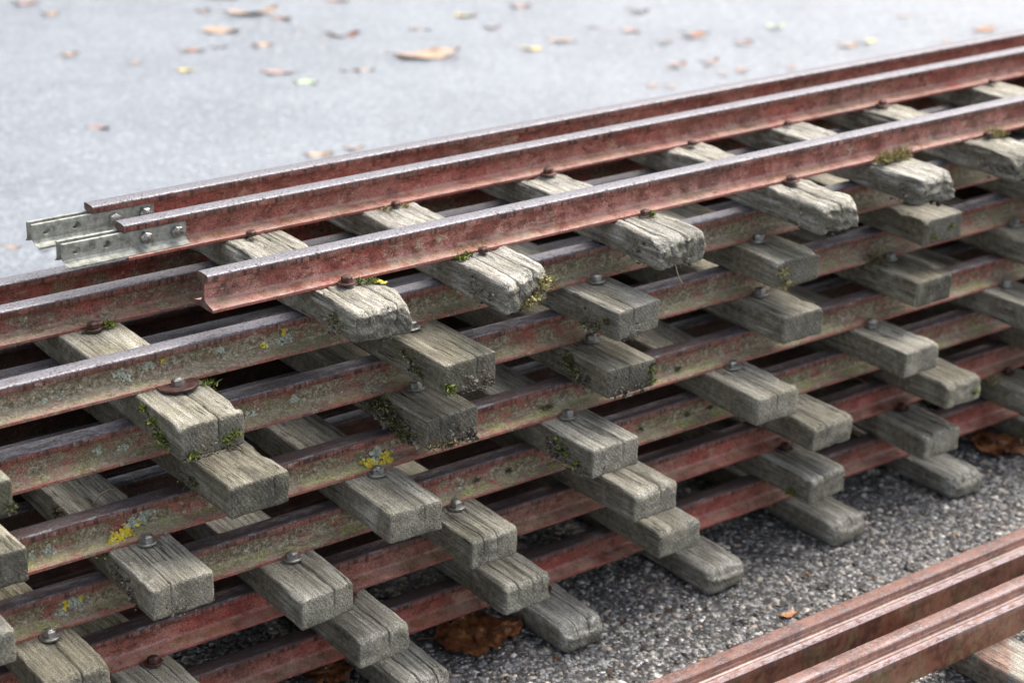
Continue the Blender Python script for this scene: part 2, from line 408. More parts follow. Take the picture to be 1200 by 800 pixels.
# ------------------------------------------------------------------ ground
gv, gf = [], []
xs = np.concatenate([[-40, -10, -4], np.linspace(-2, 6, 17), [10, 20, 45]])
ys = np.concatenate([[-30, -8, -3], np.linspace(-1.5, 6, 16), [10, 25, 60]])
XX, YY = np.meshgrid(xs, ys, indexing='ij')
ZZ = np.where((abs(XX - 2) < 6) & (YY > 1), fbm(np.stack([XX.ravel(), YY.ravel(), 0 * XX.ravel()], 1) * .9).reshape(XX.shape) * .006, 0)
ny = len(ys)
idx = np.arange(len(xs) * ny).reshape(len(xs), ny)
Fq = np.stack([idx[:-1, :-1], idx[1:, :-1], idx[1:, 1:], idx[:-1, 1:]], -1).reshape(-1, 4)
ground = obj('asphalt_ground', mesh_from('asphalt_ground', np.stack([XX, YY, ZZ], -1).reshape(-1, 3), Fq, [M_ASPH]))
ground['kind'] = 'structure'; ground['label'] = 'damp grey asphalt yard with exposed stone chippings'

def icos():
    bm = bmesh.new(); bmesh.ops.create_icosphere(bm, subdivisions=1, radius=1)
    bmesh.ops.triangulate(bm, faces=bm.faces)
    V = np.array([v.co[:] for v in bm.verts]); Fc = np.array([[v.index for v in f.verts] for f in bm.faces]); bm.free()
    return V, Fc
IV, IF = icos()
def pebbles(P, size, flat, rng, jit=.28):
    n = len(P)
    V = IV[None] * (1 + rng.uniform(-jit, jit, (n, len(IV), 1)))
    V = V * (size[:, None, None] * np.stack([rng.uniform(.75, 1.45, n), rng.uniform(.6, 1., n), flat], 1)[:, None, :])
    a = rng.uniform(0, 6.283, n); c, s = np.cos(a)[:, None], np.sin(a)[:, None]
    W = np.stack([V[..., 0] * c - V[..., 1] * s, V[..., 0] * s + V[..., 1] * c, V[..., 2]], -1) + P[:, None, :]
    Fc = IF[None] + (np.arange(n) * len(IV))[:, None, None]
    return W.reshape(-1, 3), Fc.reshape(-1, 3)
rng = np.random.default_rng(3)
N = 90000
gx = rng.uniform(-.15, 1.75, N); gy = rng.uniform(-.42, .20, N)
keep = (gy > -.42 + 0.0 * gx) & ~((gy > .05) & (gx < -.05))
gx, gy = gx[keep], gy[keep]
sz = np.clip(rng.lognormal(math.log(.0018), .50, len(gx)), .0010, .0056)
fl = rng.uniform(.30, .55, len(gx))
PV, PF = pebbles(np.stack([gx, gy, -sz * fl * rng.uniform(.05, .55, len(gx))], 1), sz, fl, rng)
st = obj('asphalt_chippings', mesh_from('asphalt_chippings', PV, PF, [M_STONE], smooth=True))
st['kind'] = 'stuff'; st['label'] = 'grey, white and buff stone chippings bedded in the asphalt'

# ------------------------------------------------------------------ rails
HALF = [(0, 29.7), (4.0, 29.62), (6.9, 29.35), (7.8, 29.0), (8.3, 28.4), (8.4, 27.7), (8.4, 23.7), (8.0, 23.0), (5.6, 22.4), (3.2, 21.8), (2.4, 20.8),
        (2.25, 16.5), (2.25, 10.5), (2.4, 8.2), (2.9, 6.9), (3.9, 6.0), (5.4, 5.4), (10.0, 4.2), (14.2, 3.1), (14.9, 2.6), (15.0, .5), (14.6, 0)]
PROF = [(-y, z) for y, z in HALF[1:]][::-1] + HALF                 # left foot ... top ... right foot
PROF = np.array(PROF) / 1000
def rail_mesh(name, length, step=.03, holes=()):
    n = len(PROF); ns = int(length / step) + 1
    X = np.linspace(0, length, ns)
    V = np.zeros((ns, n, 3)); V[..., 0] = X[:, None]; V[..., 1] = PROF[None, :, 0]; V[..., 2] = PROF[None, :, 1]
    nz = pnoise(np.stack([V[..., 0].ravel() * 25, V[..., 1].ravel() * 60, V[..., 2].ravel() * 60 + hash(name) % 50], 1)).reshape(ns, n)
    V[..., 1] += nz * .00012; V[..., 2] += nz * .00008
    faces, mi = [], []
    for i in range(ns - 1):
        for j in range(n):
            k = (j + 1) % n
            faces.append((i * n + j, (i + 1) * n + j, (i + 1) * n + k, i * n + k))
            top = (PROF[j][1] > .0276 and PROF[k][1] > .0276)
            mi.append(1 if top else 0)
    faces.append(tuple(range(n))); mi.append(2)
    faces.append(tuple((ns - 1) * n + j for j in range(n))[::-1]); mi.append(2)
    V = V.reshape(-1, 3)
    me = mesh_from(name, V, faces, [M_PAINT, M_TOP, M_CUT], mi, smooth=True)
    bm = bmesh.new(); bm.from_mesh(me); bmesh.ops.recalc_face_normals(bm, faces=bm.faces)
    bm.to_mesh(me); bm.free()
    try: me.set_sharp_from_angle(angle=math.radians(38))
    except Exception: pass
    if holes:
        o = bpy.data.objects.new('tmp', me); COL.objects.link(o); cut = []
        for hx, hz, rad in holes:
            b = bmesh.new()
            bmesh.ops.create_cone(b, cap_ends=True, segments=20, radius1=rad, radius2=rad, depth=.06, matrix=Matrix.Translation((hx, 0, hz)) @ Matrix.Rotation(math.pi / 2, 4, 'X'))
            c = bpy.data.objects.new('cut', bm_to('cut', b, [M_PAINT], False)); COL.objects.link(c); cut.append(c)
            md = o.modifiers.new('b', 'BOOLEAN'); md.operation = 'DIFFERENCE'; md.object = c; md.solver = 'EXACT'
        dg = bpy.context.evaluated_depsgraph_get()
        me2 = bpy.data.meshes.new_from_object(o.evaluated_get(dg)); me2.name = name
        for c in cut: bpy.data.objects.remove(c)
        bpy.data.objects.remove(o)
        me = me2
    return me
RAIL_TOP = rail_mesh('rail', 2.5)
RAIL_END = rail_mesh('rail_drilled', 2.5, holes=[(.0172, .0152, .0025)])
RAIL_LONG = rail_mesh('rail_long', 3.1)

# ------------------------------------------------------------------ bolts
def add_hex(bm, r, h, z, bev=.0009):
    rings = [(r, z), (r, z + h - bev), (r - bev * 1.1, z + h)]
    prev = None
    for rr, zz in rings:
        cur = [bm.verts.new((rr * math.cos(math.pi / 3 * i), rr * math.sin(math.pi / 3 * i), zz)) for i in range(6)]
        if prev:
            for i in range(6): bm.faces.new((prev[i], prev[(i + 1) % 6], cur[(i + 1) % 6], cur[i]))
        prev = cur
    bm.faces.new(prev)
def add_disc(bm, r, z0, z1, n=28, dome=0):
    prof = [(r, z0), (r * 1.0, z1 - .0004), (r - .0005, z1)]
    prev = None
    for rr, zz in prof:
        cur = [bm.verts.new((rr * math.cos(2 * math.pi * i / n), rr * math.sin(2 * math.pi * i / n), zz)) for i in range(n)]
        if prev:
            for i in range(n): bm.faces.new((prev[i], prev[(i + 1) % n], cur[(i + 1) % n], cur[i]))
        prev = cur
    bm.faces.new(prev)
def dome(bm, r, z, h, n=20):
    prev = None
    for t in range(5):
        a = t / 4 * math.pi / 2
        rr, zz = r * math.cos(a), z + h * math.sin(a)
        if t == 4:
            v = bm.verts.new((0, 0, z + h))
            for i in range(n): bm.faces.new((prev[i], prev[(i + 1) % n], v))
        else:
            cur = [bm.verts.new((rr * math.cos(2 * math.pi * i / n), rr * math.sin(2 * math.pi * i / n), zz)) for i in range(n)]
            if prev:
                for i in range(n): bm.faces.new((prev[i], prev[(i + 1) % n], cur[(i + 1) % n], cur[i]))
            prev = cur
def hex_mesh(name, mt):
    bm = bmesh.new(); add_hex(bm, .0056, .0052, 0); dome(bm, .0036, .0050, .0011)
    return bm_to(name, bm, [mt], False)
def washer_mesh(name, mt, r):
    bm = bmesh.new(); add_disc(bm, r, 0, .0016)
    return bm_to(name, bm, [mt], False)
BOLT = {'rust': hex_mesh('rusty_hex_head', M_RUST), 'zinc': hex_mesh('zinc_hex_head', M_ZINC)}
WASH = {'rust': washer_mesh('rusty_washer', M_RUST, .0080), 'zinc': washer_mesh('zinc_washer', M_ZINC, .0082), 'wide': washer_mesh('wide_washer', M_RUST, .0165)}

# ------------------------------------------------------------------ sleepers
def sleeper_mesh(name, w, y0, y1, style, seed, skew=0, cracks=(), lod=1.0):
    """timber from y0 (near end) to y1, top at z=0; style square / worn / rotten / rounded"""
    rng = np.random.default_rng(seed)
    nx = max(8, int(24 * lod)); nz = max(5, int((17 if style == 'rotten' else 11) * lod))
    st_ = .0030 / lod
    ya = np.arange(0, .10, st_); yb = np.arange(.10, y1 - y0, .010); Yv = np.unique(np.concatenate([ya, yb, [y1 - y0]]))
    Xv = np.linspace(0, 1, nx + 1) * w - w / 2
    for c, wd, dp in cracks: Xv = np.concatenate([Xv[(abs(Xv - c * w) > wd * 1.6)], [c * w - wd, c * w - wd * .4, c * w + wd * .4, c * w + wd]])
    Xv = np.sort(Xv); Zv = np.linspace(-T, 0, nz + 1)
    a, b, c_ = len(Xv), len(Yv), len(Zv)
    ids = -np.ones((a, b, c_), int)
    bnd = np.zeros((a, b, c_), bool)
    bnd[[0, -1]] = True; bnd[:, [0, -1]] = True; bnd[:, :, [0, -1]] = True
    ids[bnd] = np.arange(bnd.sum())
    I, J, K = np.where(bnd)
    P = np.stack([Xv[I], Yv[J], Zv[K]], 1)
    Fs, mi = [], []
    def sheet(A, flip, mt):
        q = np.stack([A[:-1, :-1], A[1:, :-1], A[1:, 1:], A[:-1, 1:]], -1).reshape(-1, 4)
        if flip: q = q[:, ::-1]
        Fs.append(q); mi.append(np.full(len(q), mt))
    sheet(ids[0], True, 0); sheet(ids[-1], False, 0)
    sheet(ids[:, 0], False, 1); sheet(ids[:, -1], True, 1)
    sheet(ids[:, :, 0], True, 0); sheet(ids[:, :, -1], False, 0)
    Fs = np.concatenate(Fs); mi = np.concatenate(mi)
    rad, amp, ridge, endamp = {'square': (.0016, .0006, .00022, .0007), 'worn': (.0030, .0009, .0004, .0012),
                               'rotten': (.0038, .0015, .0006, .0036), 'rounded': (.0085, .0013, .0006, .0016)}[style]
    L = y1 - y0
    # rounded corners (larger at the near end's top edge)
    inner_lo = np.array([-w / 2 + rad, rad, -T + rad]); inner_hi = np.array([w / 2 - rad, L - rad, -rad])
    q = np.clip(P, inner_lo, inner_hi); d = P - q
    dn = np.linalg.norm(d, axis=1); ok = dn > 1e-9
    nrm = np.zeros_like(P); nrm[ok] = d[ok] / dn[ok][:, None]
    P2 = P.copy(); P2[ok] = q[ok] + nrm[ok] * rad
    s = rng.uniform(0, 100, 3)
    Q = P2.copy()
    broad = fbm(Q * np.array([60, 14, 60]) + s, 3)
    gr = pnoise(Q * np.array([420, 12, 420]) + s) + .6 * pnoise(Q * np.array([900, 20, 900]) + s)
    fine = fbm(Q * 130 + s, 2)
    istop = np.clip(nrm[:, 2], 0, 1); isend = np.clip(-nrm[:, 1], 0, 1); isside = np.abs(nrm[:, 0])
    disp = amp * broad + ridge * gr * (1 - isend) + .35 * amp * fine
    if style in ('rotten',):
        disp = disp - np.clip(fbm(Q * np.array([110, 22, 90]) + s + 9, 3), 0, 1) * .0060 * (isside + .4 * istop)
    if style == 'rotten':                                              # fibres stand out in layers along the sides
        lay = pnoise(np.stack([Q[:, 0] * 40, Q[:, 1] * 9, Q[:, 2] * 230], 1) + s)
        disp = disp + isside * (1 - istop) * .0014 * lay + (isend * .0016 + .0008 * istop) * pnoise(Q * np.array([170, 60, 170]) + s)
    P2 += nrm * disp[:, None]
    # near end: uneven saw cut or broken end
    near = np.clip(1 - P[:, 1] / .035, 0, 1) ** 1.0
    e = endamp * fbm(np.stack([Q[:, 0] * 90, 0 * Q[:, 0], Q[:, 2] * 90], 1) + s, 3)
    P2[:, 1] += near * e
    if style in ('rotten', 'rounded'):
        ed = np.clip(1 - P[:, 1] / (.009 if style == 'rotten' else .016), 0, 1)
        k = .13 if style == 'rotten' else .30
        wob = 1 + .6 * fbm(Q * np.array([50, 50, 50]) + s, 2)
        P2[:, 2] -= (ed ** 2) * k * T * np.clip((P[:, 2] + T) / T, 0, 1) ** 2 * wob
        P2[:, 0] *= 1 - (ed ** 2) * (.05 if style == 'rotten' else .10) * wob
    elif style == 'worn':
        ed = np.clip(1 - P[:, 1] / .007, 0, 1); P2[:, 2] -= ed ** 2 * .0022 * np.clip((P[:, 2] + T) / T, 0, 1) ** 3 * (1 + fbm(Q * 90 + s, 2))
    if style in ('square', 'worn') and seed % 5 < 3:                   # small chips off the arrises
        for q_ in range(2):
            cx_ = rng.choice([-1, 1]) * w / 2; cy_ = rng.uniform(0, .05) * (q_ == 1)
            dd_ = np.hypot((P[:, 0] - cx_) / rng.uniform(.005, .010), (P[:, 1] - cy_) / rng.uniform(.006, .016)) + .45 * fbm(Q * 110 + s + q_, 2)
            P2[:, 2] -= np.clip(1 - dd_, 0, 1) * rng.uniform(.002, .0042) * np.clip((P[:, 2] + T) / T, 0, 1) ** 2
    if style == 'rotten':                                              # a corner broken away
        cxn = w / 2 * (1 if seed % 3 else -1)
        dd_ = np.hypot((P[:, 0] - cxn) / .016, P[:, 1] / .013) + .5 * fbm(Q * 80 + s, 2)
        P2[:, 2] -= np.clip(1 - dd_, 0, 1) * .010 * np.clip((P[:, 2] + T) / T, 0, 1)
    P2[:, 1] += skew * P[:, 0] / w * near
    top = P[:, 2] > -1e-6
    for c, wd, dp in cracks:
        wave = .0014 * pnoise(np.stack([0 * P[:, 1], P[:, 1] * 45, 0 * P[:, 1] + c * 31], 1)) + .0010 * pnoise(np.stack([0 * P[:, 1] + 3, P[:, 1] * 160, 0 * P[:, 1] + c * 31], 1))
        dx = abs(P[:, 0] - c * w)
        P2[:, 0] += np.clip(1 - dx / .006, 0, 1) * wave
        ln = np.clip(1.25 - P[:, 1] / .13, 0, 1) if dp > 0 else np.clip(P[:, 1] / .02, 0, 1)
        ctr = dx < wd * .5
        P2[top & ctr, 2] -= (abs(dp) * ln)[top & ctr]
        endc = ctr & (P[:, 1] < 1e-6)
        P2[endc, 1] += abs(dp) * .7 * np.clip((P[endc, 2] + T) / T * 1.6 - .5, 0, 1)
    P2[:, 1] += y0
    return mesh_from(name, P2, Fs, [M_WOOD, M_END], mi, smooth=True)

# ------------------------------------------------------------------ growth: moss, lichen, crumbs
def blades(pts, n, ln, wd, spread, up, rng):
    """n little leaf blades in clumps round pts (x,y,z,radius)"""
    V, Fc = [], []
    pts = np.asarray(pts, float)
    ch = rng.integers(0, len(pts), n)
    base = pts[ch, :3] + rng.normal(size=(n, 3)) * pts[ch, 3:4] * np.array([1, 1, .6]) * .55
    d = rng.normal(size=(n, 3)) * spread + np.asarray(up)
    d /= np.linalg.norm(d, axis=1)[:, None]
    l = ln * rng.uniform(.5, 1.3, n)[:, None]
    sde = np.cross(d, rng.normal(size=(n, 3))); sde /= np.linalg.norm(sde, axis=1)[:, None]
    bend = rng.normal(size=(n, 3)) * .35 + np.array([0, 0, -.15])
    w_ = wd * rng.uniform(.6, 1.3, n)[:, None]
    a = base - sde * w_ * .5; b = base + sde * w_ * .5
    mid = base + d * l * .5; c = mid + sde * w_ * .55; dd = mid - sde * w_ * .55
    tip = base + d * l + bend * l * .5
    V = np.stack([a, b, c, dd, tip], 1).reshape(-1, 3)
    o = (np.arange(n) * 5)[:, None]
    F3 = np.concatenate([o + np.array([[0, 1, 2]]), o + np.array([[0, 2, 3]]), o + np.array([[3, 2, 4]])])
    return V, F3
def moss(parent, name, pts, n, ln=.004, wd=.0011, spread=.8, up=(0, -.5, .8), mat=None, seed=0):
    V, F3 = blades(pts, n, ln, wd, spread, up, np.random.default_rng(seed))
    o = obj(name, mesh_from(name, V, F3, [mat or M_MOSS], smooth=True), parent); o['kind'] = 'stuff'
    return o
def flakes(parent, name, pts, n, size, nrm, mat, seed=0, curl=.5, parent_off=(0, 0, 0)):
    """lobed crust lichen: small crinkled discs lying on a face with normal nrm"""
    rng = np.random.default_rng(seed); pts = np.asarray(pts, float)
    nrm = np.array(nrm, float); nrm /= np.linalg.norm(nrm)
    t1 = np.cross(nrm, (0, 0, 1.)) if abs(nrm[2]) < .9 else np.array([1., 0, 0]); t1 /= np.linalg.norm(t1); t2 = np.cross(nrm, t1)
    ch = rng.integers(0, len(pts), n)
    ang = rng.uniform(0, 6.283, n); rr = np.sqrt(rng.uniform(0, 1, n)) * pts[ch, 3]
    rr = rr * (1 + .45 * np.sin(ang * 3 + pts[ch, 0] * 900) + rng.normal(0, .18, n))
    base = pts[ch, :3] + np.cos(ang)[:, None] * rr[:, None] * t1 + np.sin(ang)[:, None] * rr[:, None] * t2 + nrm * rng.uniform(.0001, .0009, n)[:, None]
    K = 7
    sz = size * rng.uniform(.5, 1.4, n)
    V = [base[:, None, :]]
    for i in range(K):
        a = 2 * math.pi * i / K
        r_ = sz * rng.uniform(.45, 1.15, n)
        h_ = sz * rng.uniform(-.02, curl, n) * .6
        V.append((base + (np.cos(a) * r_)[:, None] * t1 + (np.sin(a) * r_)[:, None] * t2 + h_[:, None] * nrm)[:, None, :])
    V = np.concatenate(V, 1).reshape(-1, 3)
    o = (np.arange(n) * (K + 1))[:, None]
    F3 = np.concatenate([o + np.array([[0, 1 + i, 1 + (i + 1) % K]]) for i in range(K)])
    ob = obj(name, mesh_from(name, V, F3, [mat], smooth=False), parent); ob['kind'] = 'stuff'
    return ob
def crumbs(parent, name, pts, n, size, seed=0, mat=None):
    rng = np.random.default_rng(seed); pts = np.asarray(pts, float)
    ch = rng.integers(0, len(pts), n)
    J = rng.normal(size=(n, 3)) * pts[ch, 3:4] * .45
    side = np.abs(pts[ch, 0]) > .0255
    J[side, 0] *= .06; J[~side, 1] *= .06
    P = pts[ch, :3] + J
    P[:, 2] = np.clip(P[:, 2], -T - .0015, -.0015); P[~side, 0] = np.clip(P[~side, 0], -.024, .024)
    s = size * .72 * rng.lognormal(0, .5, n)
    V, F3 = pebbles(P, s, rng.uniform(.5, 1, n), rng, .35)
    o = obj(name, mesh_from(name, V, F3, [mat or M_DIRT], smooth=False), parent); o['kind'] = 'stuff'
    return o
def straws(parent, name, segs, rad=.0004, mat=None, kind=None):
    bm = bmesh.new()
    for pl in segs:
        prev = None
        for i, p in enumerate(pl):
            p = Vector(p); q = Vector(pl[min(i + 1, len(pl) - 1)]) - Vector(pl[max(i - 1, 0)])
            q.normalize(); s1 = q.orthogonal().normalized(); s2 = q.cross(s1)
            cur = [bm.verts.new(p + (s1 * math.cos(a) + s2 * math.sin(a)) * rad) for a in (0, 1.571, 3.142, 4.712)]
            if prev:
                for j in range(4): bm.faces.new((prev[j], prev[(j + 1) % 4], cur[(j + 1) % 4], cur[j]))
            prev = cur
    o = obj(name, bm_to(name, bm, [mat or M_STRAW]), parent)
    if kind: o['kind'] = kind
    return o

# ------------------------------------------------------------------ the seven panels
# sleeper: centre x, near-end y (relative to near rail), width, style
PAN = [
 dict(x0=0.0, s=[(.122, -.068, .058, 'rotten'), (.260, -.076, .058, 'rotten'), (.440, -.072, .055, 'rotten'), (.630, -.083, .050, 'rotten'), (.777, -.076, .052, 'rotten'),
                 (.921, -.074, .055, 'rotten'), (1.10, -.075, .055, 'rotten'), (1.28, -.07, .055, 'worn'), (1.46, -.078, .055, 'worn'), (1.65, -.075, .055, 'worn'), (1.86, -.072, .055, 'worn'), (2.07, -.075, .055, 'worn'), (2.28, -.075, .055, 'worn')],
      bolt='rust', lichen=.30, algae=.25, fade=.85, rust=.35, pale=(.78, .12), damp=.38, green=.35),
 dict(x0=-.80, s=[(-.44, -.085, .054, 'square'), (-.231, -.088, .055, 'square'), (-.038, -.080, .056, 'square'), (.197, -.093, .054, 'square'), (.393, -.079, .054, 'square'), (.606, -.067, .056, 'square'), (.823, -.060, .057, 'square'),
                 (1.03, -.07, .055, 'square'), (1.24, -.07, .055, 'square'), (1.45, -.07, .055, 'square'), (1.66, -.07, .055, 'square'), (1.87, -.07, .055, 'square')],
      bolt='zinc', lichen=.85, algae=.30, fade=.25, rust=.55, pale=(.55, .22), damp=.55, green=.75),
 dict(x0=-.78, s=[(-.46, -.08, .054, 'square'), (-.223, -.087, .054, 'square'), (-.002, -.087, .054, 'square'), (.196, -.071, .054, 'square'), (.391, -.075, .056, 'square'), (.616, -.070, .054, 'square'), (.800, -.075, .054, 'square'),
                 (1.00, -.075, .055, 'square'), (1.20, -.075, .055, 'square'), (1.40, -.075, .055, 'square'), (1.6, -.075, .055, 'square'), (1.8, -.075, .055, 'square')],
      bolt='zinc', lichen=.78, algae=.35, fade=.15, rust=.70, pale=(.40, .18), damp=.75, green=.45),
 dict(x0=-.82, s=[(-.45, -.075, .053, 'square'), (-.240, -.072, .053, 'square'), (-.080, -.079, .053, 'square'), (.136, -.080, .052, 'square'), (.353, -.079, .055, 'square'), (.554, -.081, .055, 'square'), (.757, -.081, .052, 'square'),
                 (.967, -.08, .055, 'square'), (1.17, -.08, .055, 'square'), (1.37, -.08, .055, 'square'), (1.57, -.08, .055, 'square'), (1.77, -.08, .055, 'square')],
      bolt='zinc', lichen=.78, algae=.9, fade=.35, rust=.85, pale=(.55, .18), damp=.35, green=.5),
 dict(x0=-.80, s=[(-.38, -.072, .052, 'worn'), (-.165, -.071, .052, 'worn'), (.055, -.073, .053, 'square'), (.228, -.071, .052, 'worn'), (.402, -.085, .054, 'worn'), (.647, -.073, .055, 'worn'), (.839, -.078, .054, 'worn'),
                 (1.04, -.076, .054, 'worn'), (1.24, -.076, .054, 'worn'), (1.44, -.076, .054, 'worn'), (1.64, -.076, .054, 'worn')],
      bolt='zinc', lichen=.80, algae=1.0, fade=.30, rust=.85, pale=(.55, .20), damp=.40, green=.45),
 dict(x0=-.82, s=[(-.27, -.078, .053, 'worn'), (-.079, -.078, .053, 'worn'), (.111, -.078, .052, 'worn'), (.265, -.078, .051, 'worn'), (.447, -.078, .051, 'worn'), (.648, -.078, .055, 'worn'), (.822, -.076, .053, 'worn'),
                 (1.005, -.077, .053, 'worn'), (1.20, -.077, .053, 'worn'), (1.40, -.077, .053, 'worn'), (1.6, -.077, .053, 'worn')],
      bolt='rust', lichen=.22, algae=.25, fade=.45, rust=.95, pale=(.62, .15), damp=.30, green=.35),
 dict(x0=-.80, s=[(-.25, -.08, .052, 'rounded'), (-.05, -.08, .052, 'rounded'), (.153, -.078, .052, 'rounded'), (.325, -.083, .050, 'rounded'), (.507, -.079, .051, 'rounded'), (.680, -.079, .050, 'rounded'), (.864, -.078, .048, 'rounded'),
                 (1.048, -.079, .05, 'rounded'), (1.24, -.079, .05, 'rounded'), (1.44, -.079, .05, 'rounded'), (1.64, -.079, .05, 'rounded')],
      bolt='rust', lichen=.20, algae=.2, fade=.35, rust=1.0, pale=(.85, .10), damp=.30, green=.30),
]
LABELS = [
 'topmost track panel with galvanised fishplates jutting from its two far rails',
 'second track panel from the top with one very wide rusty washer on its nearest timber',
 'third track panel down whose mossy timber ends hide its bolts under the panel above',
 'fourth track panel down with bright yellow lichen beside two of its bolts',
 'fifth track panel down with yellow green film along its rail foot',
 'sixth track panel down, next to lowest, with dark red rails and rusty bolts',
 'lowest track panel with rounded silver grey timber ends resting on the asphalt',
]
CR = {(1, 2): [(.10, .0009, .006)], (1, 1): [(-.1, .0009, .004)], (4, 1): [(.06, .0010, .006)], (4, 2): [(.12, .0009, .006)], (5, 2): [(.08, .0010, .006)], (2, 2): [(.25, .0007, .003)],
      (5, 1): [(.0, .0008, .004), (.28, .0007, .003)], (6, 2): [(-.15, .0009, .004), (.2, .0008, .003)], (6, 3): [(-.2, .0010, .006), (.12, .0008, .005)], (6, 6): [(.3, .0009, .004)], (5, 3): [(-.22, .0009, .005), (.1, .0009, .005), (.3, .0008, .004)],
      (0, 0): [(-.28, .0010, .005), (.2, .0009, -.004)], (0, 1): [(-.2, .0011, .006), (.18, .0009, .005)], (0, 2): [(.05, .0016, .009), (-.3, .0009, .005)], (0, 3): [(.0, .0010, .005)], (3, 4): [(.15, .0009, .004)], (3, 2): [(-.2, .0007, .003)],
      (4, 3): [(-.25, .0008, .004), (.05, .0008, .004)], (4, 4): [(.1, .0008, .004)], (4, 0): []}
ROOT, SLP, RAILS = [], {}, {}
for k, pn in enumerate(PAN):
    zt = ztop(k)
    root = thing('track_panel', (pn['x0'], YK[k], zt - T), LABELS[k], 'track panel', 'track panels stacked on the asphalt')
    ROOT.append(root)
    prng = random.Random(100 + k)
    for j, yy in enumerate((.0084, YM + .0084, YB + .0084)):
        me = (RAIL_END if j == 0 else RAIL_TOP) if k == 0 else RAIL_LONG
        r_ = obj('rail', me, root, (0, yy, T))
        for a in ('lichen', 'algae', 'fade', 'rust'): r_[a] = float(pn[a] * (1 if j == 0 else .8))
        r_['fade'] = float(pn['fade'] * (1 if j == 0 else .6)); r_['inner_shade'] = 0.0 if j == 0 or k == 0 else (.15 if k == 1 else .8)  # middle and back rails below the top panel carry painted-in shade
        RAILS[k, j] = r_
    for i, (cx, y0, w, style) in enumerate(pn['s']):
        lod = 1.0 if cx < 1.0 else .55
        sk = {(0, 1): .018, (0, 3): -.004, (1, 4): .005, (4, 2): .006, (5, 5): .006}.get((k, i), prng.uniform(-.002, .002))
        me = sleeper_mesh('sleeper', w, y0, .279 + prng.uniform(-.006, .006), style, 1000 + k * 40 + i, sk, CR.get((k, i), [(prng.uniform(-.3, .3), .0007, .003)] if prng.random() < .45 else []), lod)
        s_ = obj('sleeper', me, root, (cx - pn['x0'] - .078 * (yaw := prng.uniform(-.022, .022)), 0, T), (0, 0, yaw))
        s_['enddark'] = [.72, .80, .82, .18, .15, .15, .40][k] * prng.uniform(.6, 1.1); s_['pale'] = float(min(1, max(0, prng.gauss(*pn['pale'])))); s_['damp'] = float(pn['damp'] * prng.uniform(.7, 1.25)); s_['green'] = float(pn['green'] * prng.uniform(.5, 1.3))
        SLP[k, i] = s_
        for yy, dx in ((-.0128, prng.uniform(-.006, .006)), (YM - .0124, prng.uniform(-.006, .006)), (YB + .0294, prng.uniform(-.006, .006))):
            kind = pn['bolt']
            if k == 1 and yy > 0: kind = 'rust'
            wide = (k == 1 and i == 2 and yy < 0)
            bx = {(1, 2): .006, (3, 2): .003, (5, 1): .008}.get((k, i), dx) if yy < 0 else dx
            z0 = .0004 + (.0012 if style == 'rotten' else 0)
            tilt = (prng.uniform(-.05, .05) - .10, prng.uniform(-.06, .06), prng.uniform(0, 1))
            if k == 0 and (i + int(yy * 1000)) % 3: z0 -= .0016
            wa = None if (k == 0 and (i + int(yy * 1000)) % 3) else obj('washer', WASH['wide' if wide else kind], s_, (bx, yy, z0 + .0012), tilt)
            bo = obj('bolt', BOLT[kind], s_, (bx, yy, z0 + .0027), tilt)
            if k in (0, 5, 6): bo.scale = (.86, .86, prng.uniform(.72, .95))

# ------------------------------------------------------------------ fishplates on the two far rails of the topmost panel
def fishplate_mesh(name, side):
    """side -1: front of the web, +1: behind it.  Origin at rail end, rail centre line, rail bottom"""
    x0, x1 = -.0550, .0590
    pr = [(.0030, .0222), (.0062, .0222), (.0064, .0205), (.0064, .0085), (.0074, .0062), (.0104, .0046), (.0136, .0040), (.0137, .0022), (.0128, .0028), (.0080, .0040), (.0052, .0055), (.0036, .0080), (.0030, .0110)]
    if side < 0: pr = [(-a, b) for a, b in pr]
    bm = bmesh.new()
    A = [bm.verts.new((x0 + (.0018 if p[1] < .006 else 0), p[0], p[1])) for p in pr]; B = [bm.verts.new((x1, p[0], p[1])) for p in pr]
    n = len(pr)
    for i in range(n): bm.faces.new((A[i], A[(i + 1) % n], B[(i + 1) % n], B[i]))
    bm.faces.new(A[::-1]); bm.faces.new(B)
    bmesh.ops.recalc_face_normals(bm, faces=bm.faces)
    o = bpy.data.objects.new('tmp', bm_to(name, bm, [M_GALV], False)); COL.objects.link(o); cuts = []
    for hx in (-.0425, -.0148):
        b = bmesh.new()
        bmesh.ops.create_cone(b, cap_ends=True, segments=24, radius1=.0037, radius2=.0037, depth=.08, matrix=Matrix.Translation((hx, 0, .0150)) @ Matrix.Rotation(math.pi / 2, 4, 'X'))
        c = bpy.data.objects.new('cut', bm_to('cut', b, [M_GALV], False)); COL.objects.link(c); cuts.append(c)
        md = o.modifiers.new('b', 'BOOLEAN'); md.operation = 'DIFFERENCE'; md.object = c; md.solver = 'EXACT'
    dg = bpy.context.evaluated_depsgraph_get()
    me = bpy.data.meshes.new_from_object(o.evaluated_get(dg)); me.name = name
    for c in cuts: bpy.data.objects.remove(c)
    bpy.data.objects.remove(o)
    return me
FP = {-1: fishplate_mesh('front_fishplate', -1), 1: fishplate_mesh('rear_fishplate', 1)}
for j in (1, 2):
    for sd_ in (-1, 1):
        obj('fishplate', FP[sd_], RAILS[0, j])
    for hx in (.0200, .0495):
        obj('bolt', BOLT['zinc'], RAILS[0, j], (hx, -.0064, .0150), (math.pi / 2, random.uniform(0, 1), 0))

